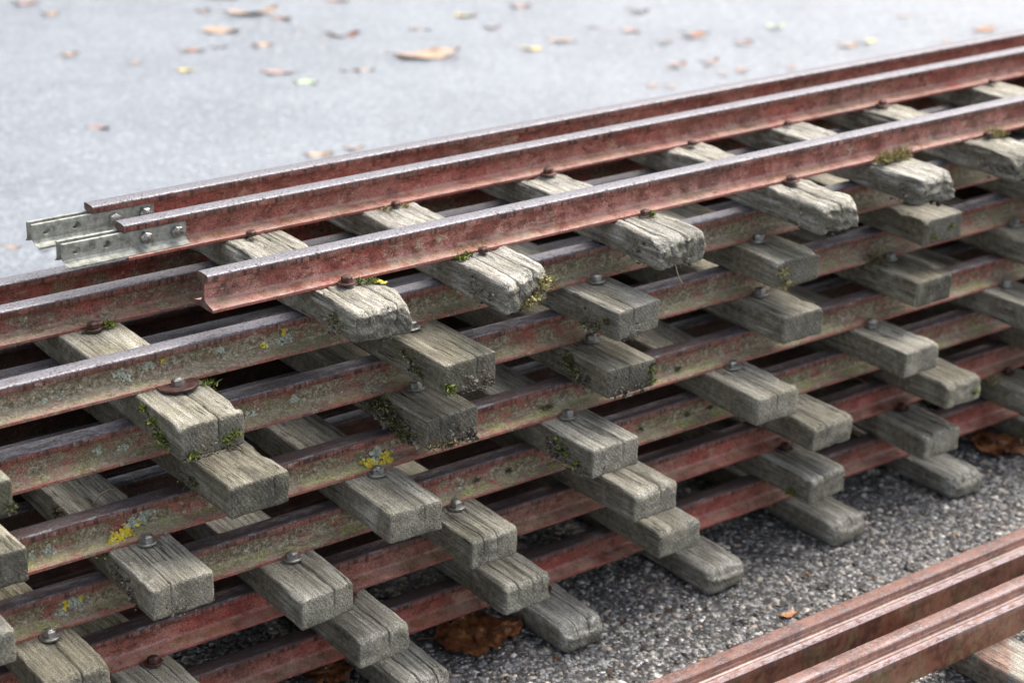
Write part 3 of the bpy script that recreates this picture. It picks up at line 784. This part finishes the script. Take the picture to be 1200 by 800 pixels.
# ------------------------------------------------------------------ growth on rails and timbers (local coordinates of each part)
def webpt(k, x, z, r): return (x - PAN[k]['x0'], -.0024, z, r)
for k, lst in {1: [(-.215, .0125, .004), (-.205, .011, .003), (-.122, .0085, .0065), (-.135, .007, .003), (-.072, .0165, .0050), (-.066, .012, .0045), (-.046, .0175, .004), (-.020, .0055, .002), (.018, .015, .0035), (.080, .012, .005), (.072, .009, .004)],
               2: [(-.207, .0095, .004), (-.196, .0105, .003), (-.094, .0125, .003), (-.072, .0085, .004), (.047, .0095, .0060), (.040, .009, .004), (.085, .0125, .0035)],
               4: [(-.133, .0165, .005), (-.142, .0085, .005), (-.128, .012, .004)],
               3: [(-.150, .010, .004), (-.165, .0075, .0025)]}.items():
    flakes(RAILS[k, 0], 'lichen', [webpt(k, *p) for p in lst], 60 * len(lst), .0010, (0, -1, .25), M_PALE, 50 + k, .35)
flakes(RAILS[1, 0], 'lichen', [webpt(1, -.034, .0175, .0016), webpt(1, .058, .0085, .0022), webpt(1, .078, .0185, .0022)], 34, .0016, (0, -1, .2), M_YELLOW, 61, .4)
flakes(RAILS[4, 0], 'lichen', [webpt(4, -.126, .0150, .0025), webpt(4, -.138, .0135, .002)], 26, .0016, (0, -1, .2), M_YELLOW, 62, .5)
flakes(RAILS[3, 0], 'lichen', [(-.095 + .82, -.0075, .0062, .0050), (-.086 + .82, -.0060, .0085, .0045), (-.100 + .82, -.0090, .0045, .003), (-.074 + .82, -.0030, .0125, .0035)], 330, .0013, (0, -.7, .7), M_YELLOW, 63, .9)
flakes(RAILS[3, 0], 'lichen', [(.140 + .82, -.0085, .0060, .0045), (.148 + .82, -.0105, .0035, .0050), (.160 + .82, -.0085, .0065, .0050)], 330, .0013, (0, -.7, .7), M_YELLOW, 64, .9)
flakes(RAILS[3, 0], 'lichen', [(-.068 + .82, -.0028, .0175, .0050), (.152 + .82, -.0030, .0120, .006), (-.080 + .82, -.003, .0130, .004)], 110, .0020, (0, -1, .3), M_PALE, 65, .7)
moss(RAILS[3, 0], 'moss', [(x + .82, -.0040, .0075, .0035) for x in (.208, .214, .231, .335, .342, .50)], 420, .0024, .0008, 1.2, (0, -.7, .7), M_DARKMOSS, 66)
moss(RAILS[4, 0], 'moss', [(x + .80, -.0030, .0105, .0030) for x in (.262, .30, .46, .52, .55, .563, .60)], 420, .0024, .0008, 1.2, (0, -.7, .7), M_DARKMOSS, 67)

def smoss(k, i, pts, n, ln=.004, mat=None, seed=0, up=(-.3, -.4, .8), wd=.0010, spread=.8):
    return moss(SLP[k, i], 'moss', pts, n, ln, wd, spread, up, mat, seed)
E0 = lambda k, i: PAN[k]['s'][i][1]
W0 = lambda k, i: PAN[k]['s'][i][2]
hw = .028
# second panel
smoss(1, 2, [(-hw, -.052, -.017, .006), (-hw, -.040, -.010, .0035), (-hw, -.058, -.021, .005), (-hw, -.022, -.006, .003)], 420, .0042, M_MOSS, 1, (-.8, -.2, .7))
smoss(1, 2, [(.012, E0(1, 2) - .0005, -.019, .0055), (.020, E0(1, 2) - .0005, -.016, .0035), (-.018, E0(1, 2) - .0005, -.025, .004)], 300, .0042, M_MOSS, 2, (.2, -.7, .6))
smoss(1, 2, [(hw, -.018, -.001, .005)], 60, .0050, M_MOSS, 3, (.5, -.1, .9))
crumbs(SLP[1, 2], 'soil', [(-hw, -.045, -.020, .010), (-hw, -.030, -.014, .008), (-.01, E0(1, 2), -.026, .012), (.015, E0(1, 2), -.026, .010)], 260, .0011, 4)
smoss(1, 3, [(-.027, -.045, -.012, .004), (-.027, -.055, -.016, .004), (-.027, -.035, -.008, .004), (-.027, -.062, -.020, .003)], 300, .0034, M_DARKMOSS, 5, (-.8, -.2, .5))
smoss(1, 3, [(-.022, E0(1, 3) - .0008, -.022, .005), (-.024, E0(1, 3), -.018, .003)], 210, .0046, M_MOSS, 6, (-.2, -.8, .3))
crumbs(SLP[1, 3], 'soil', [(.0, E0(1, 3), -.025, .012), (.018, E0(1, 3), -.025, .010), (-.027, -.05, -.018, .010)], 260, .0011, 7)
smoss(1, 4, [(-.027, -.055, -.020, .003), (-.027, -.068, -.012, .003), (-.027, -.040, -.024, .006)], 240, .0030, M_DARKMOSS, 8, (-.8, -.2, .4))
crumbs(SLP[1, 4], 'soil', [(-.005, E0(1, 4), -.026, .012), (-.027, -.05, -.022, .012)], 200, .0010, 9)
smoss(1, 5, [(-.018, E0(1, 5), -.022, .006), (-.022, E0(1, 5), -.010, .005)], 240, .0042, M_DRYMOSS, 10, (-.1, -.8, .2))
smoss(1, 6, [(-.015, E0(1, 6), -.020, .003), (.010, E0(1, 6), -.012, .004)], 120, .0034, M_MOSS, 11, (0, -.8, .4))
smoss(1, 1, [(.024, E0(1, 1), -.022, .005)], 120, .0034, M_DARKMOSS, 12, (.2, -.8, .4))
# wisps beside the mid rail's bolt
smoss(1, 2, [(.014, YM - .012, .002, .0045)], 160, .0036, M_MOSS, 13, (.1, -.2, 1), .0013)
smoss(1, 2, [(-.002, YM - .018, .0006, .0045), (-.008, YM - .014, .0006, .003)], 120, .0018, M_DARKMOSS, 14, (0, 0, 1))
# third panel
smoss(2, 3, [(-.028, -.012, -.004, .010), (-.029, -.024, -.012, .011), (-.028, -.036, -.018, .010), (-.028, .000, -.008, .010), (-.028, -.046, -.022, .008)], 1500, .0038, M_DARKMOSS, 20, (-.8, -.3, .5))
crumbs(SLP[2, 3], 'soil', [(-.029, -.030, -.020, .016), (-.030, -.010, -.018, .018), (-.029, -.048, -.026, .012), (.0, E0(2, 3), -.024, .014), (.018, E0(2, 3), -.026, .012)], 520, .0013, 21)
smoss(2, 3, [(-.022, E0(2, 3), -.022, .005), (-.012, E0(2, 3), -.024, .005), (.0, E0(2, 3), -.025, .004)], 200, .0036, M_DRYMOSS, 22, (-.1, -.8, .3))
smoss(2, 4, [(-.029, -.022, -.006, .008), (-.029, -.030, -.014, .007)], 420, .0046, M_DARKMOSS, 23, (-.8, -.3, .5))
smoss(2, 4, [(.023, E0(2, 4), -.012, .004), (.024, E0(2, 4), -.020, .004), (.024, E0(2, 4), -.006, .003)], 160, .0036, M_MOSS, 24, (.1, -.8, .3))
crumbs(SLP[2, 4], 'soil', [(-.029, -.04, -.020, .012), (-.01, E0(2, 4), -.026, .012), (.01, E0(2, 4), -.026, .012)], 260, .0011, 25)
smoss(2, 2, [(-.027, -.03, -.018, .008)], 200, .0026, M_DARKMOSS, 26, (-.8, -.3, .3))
smoss(2, 6, [(-.020, -.01, .002, .010)], 200, .0050, M_DARKMOSS, 27, (-.2, -.3, .9))
# fourth panel
smoss(3, 4, [(-.028, -.045, -.016, .004), (-.028, -.058, -.020, .005), (-.028, -.036, -.014, .004), (-.028, -.030, -.006, .004)], 300, .0032, M_MOSS, 30, (-.8, -.3, .4))
crumbs(SLP[3, 4], 'soil', [(-.029, -.04, -.020, .012), (-.029, -.025, -.016, .012), (-.028, -.06, -.026, .010)], 280, .0011, 31)
crumbs(SLP[3, 2], 'soil', [(-.028, -.02, -.014, .014), (-.028, -.045, -.022, .010), (0, E0(3, 2), -.026, .012)], 220, .0009, 32)
smoss(3, 2, [(-.028, -.000, -.003, .006)], 160, .0028, M_DARKMOSS, 33, (-.8, -.2, .5))
crumbs(SLP[3, 2], 'soil', [(-.028, .085, -.010, .012), (-.028, .065, -.018, .012)], 260, .0013, 34)
smoss(3, 2, [(-.028, .060, -.018, .010), (-.028, .075, -.012, .008)], 420, .0032, M_DARKMOSS, 35, (-.8, -.2, .5))
smoss(5, 5, [(-.028, -.055, -.022, .006)], 200, .0030, M_MOSS, 36, (-.8, -.2, .4))
smoss(5, 7, [(-.02, -.01, -.004, .010)], 160, .0060, M_DRYMOSS, 37, (-.4, -.4, .6))
smoss(6, 7, [(-.026, -.03, -.010, .012), (-.026, -.05, -.010, .010)], 300, .0080, M_DRYMOSS, 38, (-.4, -.5, .3))
smoss(4, 6, [(.015, E0(4, 6), -.016, .004), (-.02, -.05, -.025, .006)], 200, .0030, M_MOSS, 39, (0, -.8, .3))
# topmost panel
smoss(0, 0, [(.018, -.016, .001, .003), (.022, -.018, .001, .0035), (.012, -.012, .0015, .003)], 220, .0026, M_MOSS, 40, (0, -.3, 1))
smoss(0, 0, [(-.029, -.050, -.016, .006), (-.030, -.042, -.012, .005)], 260, .0026, M_DARKMOSS, 41, (-.8, -.2, .5))
flakes(SLP[0, 0], 'lichen', [(.026, -.022, .0008, .0035)], 40, .0018, (0, 0, 1), M_YELLOW, 42, .5)
smoss(0, 1, [(.018, E0(0, 1) + .002, -.012, .006), (.024, E0(0, 1) + .006, -.010, .005), (.008, E0(0, 1), -.020, .005), (.0, E0(0, 1), -.024, .004)], 520, .0034, M_DRYMOSS, 43, (.2, -.8, .2), .0014)
smoss(0, 1, [(-.022, E0(0, 1) + .004, -.006, .004)], 120, .0022, M_DRYMOSS, 44, (-.2, -.7, .6))
smoss(0, 1, [(-.018, -.012, .002, .004), (-.024, -.010, .001, .003)], 140, .0032, M_MOSS, 45, (0, -.3, 1), .0013)
smoss(0, 2, [(.012, -.012, .002, .004)], 140, .0030, M_MOSS, 46, (.1, -.2, 1))
smoss(0, 4, [(x, -.014, .003, .006) for x in (-.022, -.014, -.006, .002, .010, .016)], 800, .0075, M_DRYMOSS, 47, (0, -.2, 1.1), .0009, .5)
smoss(0, 5, [(.012, -.012, .003, .006), (.020, -.014, .002, .005)], 320, .0060, M_DRYMOSS, 48, (0, -.2, 1))
smoss(0, 1, [(-.01, YM - .014, .001, .006), (.012, YM - .014, .001, .004)], 200, .0022, M_DRYMOSS, 49, (0, -.1, 1))
for (k, i), sgn in {(0, 0): 1, (0, 1): 1, (0, 2): 1, (0, 3): 1, (0, 4): 1, (0, 5): 1}.items():      # splinters and grit left on rotten ends
    crumbs(SLP[k, i], 'soil', [(-W0(k, i) / 2, E0(k, i) + .03, -.020, .016), (0, E0(k, i) + .002, -.022, .014)], 140, .0011, 80 + i)
crumbs(SLP[6, 2], 'soil', [(-.02, -.05, .001, .01)], 20, .0011, 91)
# straw and needles
def arc(p, q, lift, n=5):
    p, q = Vector(p), Vector(q)
    return [p.lerp(q, t / (n - 1)) + Vector((0, 0, lift * 4 * (t / (n - 1)) * (1 - t / (n - 1)))) for t in range(n)]
straws(SLP[3, 2], 'straw', [arc((-.018, .055, .001), (-.004, .072, .001), .006), arc((-.004, .072, .001), (.026, .070, .001), .010), arc((-.018, .055, .001), (-.010, .050, .001), .002), arc((.010, .050, .001), (.018, .042, .001), .001)], .0006)
straws(SLP[0, 2], 'straw', [arc((-.01, E0(0, 2), -.024), (-.004, E0(0, 2) - .006, -.042), -.004)], .0005)
straws(SLP[3, 3], 'straw', [arc((.028, -.05, -.004), (.034, -.054, -.018), .002)], .0006)
straws(SLP[5, 5], 'straw', [arc((-.03, -.02, -.02), (-.03, -.03, -.05), .0)], .0004)
straws(RAILS[1, 0], 'straw', [arc((-.118 + .8, -.004, .0125), (-.103 + .8, -.004, .0165), .001)], .0005)

# ------------------------------------------------------------------ two loose rails on their sides, on an odd sleeper
LS = .0278
t_ = obj('loose_sleeper', sleeper_mesh('loose_sleeper', .054, -.30, .045, 'worn', 5000, 0, [(.1, .0009, .004)], 1.0), None, (.606, -.325, LS), (0, 0, 0))
tag(t_, 'rust stained timber lying under the two loose rails at lower right', 'sleeper')
t_['stain'] = .6; t_['pale'] = .75; t_['damp'] = .3; t_['green'] = .2
t2 = obj('loose_sleeper', sleeper_mesh('loose_sleeper', .054, -.30, .045, 'worn', 5001, 0, [], .5), None, (1.55, -.325, LS))
tag(t2, 'further timber under the far end of the two loose rails', 'sleeper'); t2['pale'] = .6; t2['damp'] = .4; t2['green'] = .3
SECT = [(0, 0), (0, .0298), (.0008, .0307), (.0072, .0303), (.0086, .0290), (.0098, .0272), (.0128, .0266), (.0143, .0275), (.0149, .0290), (.0149, .0362), (.0158, .0373), (.0210, .0376), (.0276, .0374), (.0287, .0363), (.0287, .0090), (.0270, .0070), (.0270, 0)]
def section_mesh(name, length):
    n = len(SECT); Xs = np.arange(0, length + .001, .02); V = np.zeros((len(Xs), n, 3)); V[..., 0] = Xs[:, None]
    V[..., 1:] = np.array(SECT)[None]
    nz = pnoise(V.reshape(-1, 3) * np.array([45, 90, 90])).reshape(len(Xs), n); V[..., 1] += nz * .0003; V[..., 2] += nz * .00022
    idx = np.arange(len(Xs) * n).reshape(len(Xs), n); nx_ = np.roll(idx, -1, 1)
    Fq = np.stack([idx[:-1], idx[1:], nx_[1:], nx_[:-1]], -1).reshape(-1, 4)
    faces = [tuple(f) for f in Fq.tolist()] + [tuple(idx[0].tolist()), tuple(idx[-1][::-1].tolist())]
    me = mesh_from(name, V.reshape(-1, 3), faces, [M_WETRAIL])
    bm = bmesh.new(); bm.from_mesh(me); bmesh.ops.recalc_face_normals(bm, faces=bm.faces); bm.to_mesh(me); bm.free()
    me.set_sharp_from_angle(angle=math.radians(32))
    return me
LOOSE = section_mesh('stepped_rail', 3.1)
for yy, lab in ((-.3370, 'nearer of two loose rusty rails with stepped tops at lower right'), (-.2760, 'farther of two loose rusty rails with stepped tops, beside the open asphalt')):
    r_ = obj('loose_rail', LOOSE, None, (-.75, yy, LS))
    tag(r_, lab, 'rail', 'loose rails lying side by side')

# ------------------------------------------------------------------ fallen leaves
def leaf_mesh(name, length, width, mat, seed, curl=.25, lobed=False):
    rng = np.random.default_rng(seed); big = mat == 'wet'; n, mm = (44, 16) if big else (18, 8)
    V = []
    ph = rng.uniform(0, 6.28, 4)
    for i in range(n + 1):
        t = i / n
        hwid = width / 2 * (math.sin(math.pi * t ** .8) ** .75) * (1 + .10 * math.sin(t * 26 + ph[0]) + (.35 * math.sin(t * 15 + ph[1]) if lobed else 0) + (.22 * abs(math.sin(t * 11 + ph[1])) - .10 * abs(math.sin(t * 47)) if big else 0)) + .0004
        for j in range(mm + 1):
            s = j / mm * 2 - 1
            x = (t - .5) * length; y = s * hwid + .06 * length * math.sin(t * 3 + ph[2])
            z = curl * width * (abs(s) ** 1.6) * (.5 + .5 * math.sin(t * 5 + ph[1] + s)) + curl * length * .35 * (2 * t - 1) ** 2 + .02 * length * math.sin(t * 9 + ph[3]) * s
            V.append((x, y, z))
    V = np.array(V)
    if big: V[:, 2] += .0042 * fbm(V * np.array([55, 75, 1]) + seed, 3) + .0012 * fbm(V * 260 + seed, 2); V[:, :2] += .0035 * np.stack([fbm(V * 130 + 7, 2), fbm(V * 130 + 31, 2)], 1)
    V[:, 2] -= V[:, 2].min()
    idx = np.arange((n + 1) * (mm + 1)).reshape(n + 1, mm + 1)
    Fq = np.stack([idx[:-1, :-1], idx[1:, :-1], idx[1:, 1:], idx[:-1, 1:]], -1).reshape(-1, 4)
    me = mesh_from(name, V, Fq, [LEAF[mat]], smooth=True)
    # stalk
    bm = bmesh.new(); bm.from_mesh(me)
    prev = None
    e = Vector(V[idx[0, mm // 2]])
    for q in range(4):
        p = e + Vector((-.06 * length * q, .012 * length * math.sin(q), .012 * length * q))
        r = max(.0007, .008 * length)
        cur = [bm.verts.new(p + Vector((0, r * math.cos(a), r * math.sin(a)))) for a in (0, 2.09, 4.19)]
        if prev:
            for z in range(3): bm.faces.new((prev[z], prev[(z + 1) % 3], cur[(z + 1) % 3], cur[z]))
        prev = cur
    bm.to_mesh(me); bm.free()
    for p in me.polygons: p.use_smooth = True
    return me
LV = [  # x, y, length, colour, heading, label
    (1.4687, 1.7932, 0.1349, 'tan', -0.22, 'long tan leaf lying alone on the pale asphalt, top centre'),
    (1.3552, 2.2793, 0.1125, 'tan', -0.21, 'large tan leaf at the top of the yard, left of centre'),
    (1.3812, 2.2003, 0.0431, 'brown', -0.84, 'small brown leaf touching the right tip of the large tan leaf'),
    (1.2784, 2.3516, 0.0327, 'brown', -0.82, 'small upright brown leaf left of the large tan leaf'),
    (1.2253, 2.1767, 0.0804, 'tan', -0.30, 'flat narrow tan leaf just below the large tan leaf'),
    (1.0961, 2.0623, 0.0504, 'brown', -0.37, 'curled brown leaf of the pair under the flat narrow tan leaf'),
    (1.1505, 2.0541, 0.0304, 'dark', -0.42, 'dark curled leaf standing right beside the curled brown one'),
    (1.0123, 1.9353, 0.0323, 'yellow', -0.67, 'small cream and green leaf below the curled brown leaf'),
    (1.2347, 2.0286, 0.0443, 'tan', -0.46, 'faint tan leaf right of the dark curled leaf'),
    (1.1507, 1.8227, 0.0581, 'pink', -0.47, 'pinkish brown leaf with a dark red end, left of the pale green leaf'),
    (1.1384, 1.8523, 0.0227, 'brown', -0.48, 'small red brown leaf at the left end of the pinkish one'),
    (1.1588, 1.7381, 0.0445, 'green', -0.78, 'pale green leaf left of centre in the yard'),
    (1.4148, 2.0141, 0.0663, 'brown', -0.58, 'brown leaf with a dark underside, upper middle of the yard'),
    (1.2735, 1.7638, 0.0358, 'dark', -0.62, 'very dark folded leaf with a pale leaf at its right'),
    (1.2993, 1.7557, 0.0359, 'tan', -0.38, 'pale leaf touching the very dark folded leaf'),
    (1.5832, 1.9756, 0.0426, 'dark', -0.18, 'dark leaf with a tan edge above the long tan leaf'),
    (1.7384, 2.0291, 0.0549, 'yellow', -0.21, 'yellowish cream leaf at the top, right of the long tan leaf'),
    (1.7202, 1.9129, 0.0322, 'pink', -0.50, 'small pinkish leaf right of the yellowish cream leaf'),
    (1.5736, 2.2859, 0.0487, 'brown', -0.56, 'brown leaf cut off by the top edge of the picture'),
    (1.3777, 2.4474, 0.0750, 'dark', -0.68, 'dark leaf at the very top edge above the large tan leaf'),
    (1.3594, 2.0895, 0.0246, 'tan', -0.86, 'faint small tan leaf near the brown leaf with a dark underside'),
    (1.3532, 1.9750, 0.0240, 'tan', -0.86, 'tiny tan scrap below the brown leaf with a dark underside'),
    (0.8777, 2.1526, 0.0364, 'tan', -0.56, 'small tan leaf on its own far left in the yard'),
    (0.7007, 1.6630, 0.0383, 'pink', -0.68, 'faded pinkish leaf far left, nearest to the jutting fishplates'),
    (0.3355, 1.1949, 0.0265, 'tan', -0.65, 'tan and dark leaf at the left edge below the fishplates'),
    (0.3694, 1.1562, 0.0144, 'dark', -0.30, 'dark scrap of leaf just under the jutting fishplates'),
    (0.9357, 1.3369, 0.0472, 'tan', -0.54, 'pale yellow leaf lying just behind the farthest rail'),
    (1.0042, 1.3397, 0.0313, 'tan', -0.51, 'small tan leaf beside the pale yellow leaf behind the rail'),
    (1.8945, 2.0428, 0.0450, 'pink', -0.71, 'pinkish leaf at the top edge, centre right'),
    (2.0945, 1.8790, 0.0487, 'dark', -0.86, 'dark slim leaf at the top, right of centre'),
    (1.7835, 1.7545, 0.0596, 'tan', -0.66, 'tan leaf lying in a row with a yellowish one, centre right'),
    (1.6842, 1.7297, 0.0482, 'yellow', -0.79, 'yellowish leaf left of the tan leaf, centre right'),
    (1.9112, 1.8100, 0.0252, 'dark', -0.52, 'small dark upright leaf between the tan leaf and the slim dark leaf'),
    (1.9655, 1.7515, 0.0467, 'pink', -0.18, 'faint pink leaf right of the small dark upright leaf'),
    (1.9579, 1.6346, 0.0352, 'dark', -0.41, 'dark leaf with yellowish lower part near the orange brown leaf'),
    (2.0527, 1.6475, 0.0607, 'orange', -0.75, 'orange brown leaf with a dark tip at upper right'),
    (1.8511, 1.4786, 0.0437, 'brown', -0.26, 'brown curled leaf left of the two orange leaves'),
    (1.9209, 1.4604, 0.0406, 'orange', -0.33, 'orange leaf of the pair, the left and taller one'),
    (1.8844, 1.3819, 0.0232, 'brown', -0.38, 'small brown leaf under the pair of orange leaves'),
    (1.9363, 1.3813, 0.0301, 'orange', -0.26, 'square orange leaf right of the taller orange leaf'),
    (1.7015, 1.3815, 0.0258, 'orange', -0.36, 'small red orange leaf closest to the back rail, right of centre'),
    (1.7365, 1.3676, 0.0226, 'tan', -0.34, 'small tan leaf right of the red orange one by the back rail'),
    (2.0950, 1.5451, 0.0388, 'pink', -0.64, 'faint pink leaf under the orange brown leaf with a dark tip'),
    (2.2583, 1.6160, 0.0475, 'green', -0.19, 'pale green leaf at upper right'),
    (2.3307, 1.4145, 0.0427, 'yellow', -0.21, 'bright yellow leaf at upper right'),
    (2.2707, 1.4158, 0.0424, 'tan', -0.77, 'cream leaf touching the bright yellow leaf'),
    (2.6345, 1.3594, 0.0515, 'orange', -0.35, 'peach coloured leaf at the far right above the rails'),
    (2.0407, 1.3496, 0.0219, 'orange', -0.39, 'small orange leaf peeping over the back rail'),
    (2.4752, 1.3292, 0.0251, 'pink', -0.56, 'faint pink scrap between the yellow and the peach leaf'),
    (2.5787, 1.5409, 0.0301, 'tan', -0.51, 'faint tan scrap above the bright yellow leaf'),
    (0.9887, 2.6034, 0.0548, 'pink', -0.53, 'blurred pinkish leaf in the top left corner'),
    (0.9910, 2.4814, 0.0393, 'tan', -0.23, 'blurred tan leaf near the top left corner'),
    (0.9566, 2.0287, 0.0229, 'tan', -0.54, 'tiny tan scrap left of the cream and green leaf'),
    (0.2557, -0.0272, 0.0871, 'wet', -0.37, 'big wet russet leaf on the asphalt between the lowest timbers'),
    (0.9883, -0.0351, 0.0701, 'wet', -0.69, 'dark russet leaf lying flat beside the lowest panel at far right'),
    (0.5234, -0.1629, 0.0212, 'orange', -0.33, 'small orange leaf on the chippings close to the farther loose rail'),
    (0.1082, 0.0004, 0.0534, 'wet', -0.33, 'wet russet leaf half hidden under the lowest rail at the bottom'),
]
for i, (x, y, ln, mt, rot, lab) in enumerate(LV):
    me = leaf_mesh('fallen_leaf', ln, ln * (.78 if mt == 'wet' else random.uniform(.30, .50)), mt, 300 + i, .035 if mt == 'wet' else random.uniform(.08, .26), mt in ('brown', 'dark') and i % 2 == 0)
    o = obj('fallen_leaf', me, None, (x, y, .0022 if y < .2 else .001), (random.uniform(-.04, .04), random.uniform(-.04, .04), rot))
    tag(o, lab, 'leaf', 'fallen leaves')

rng = np.random.default_rng(77)
bits = np.stack([rng.uniform(-.1, 1.5, 150), rng.normal(-.10, .11, 150), np.full(150, .0012), np.full(150, .002)], 1)
V, F3 = blades(bits, 420, .0075, .0035, .9, (0, 0, .12), rng)
V[:, 2] = np.abs(V[:, 2]) * .5 + .0010
d_ = obj('leaf_litter', mesh_from('leaf_litter', V, F3, [M_LITTER], smooth=True)); d_['kind'] = 'stuff'
d_['label'] = 'brown leaf crumbs and needles scattered on the asphalt below the stack'
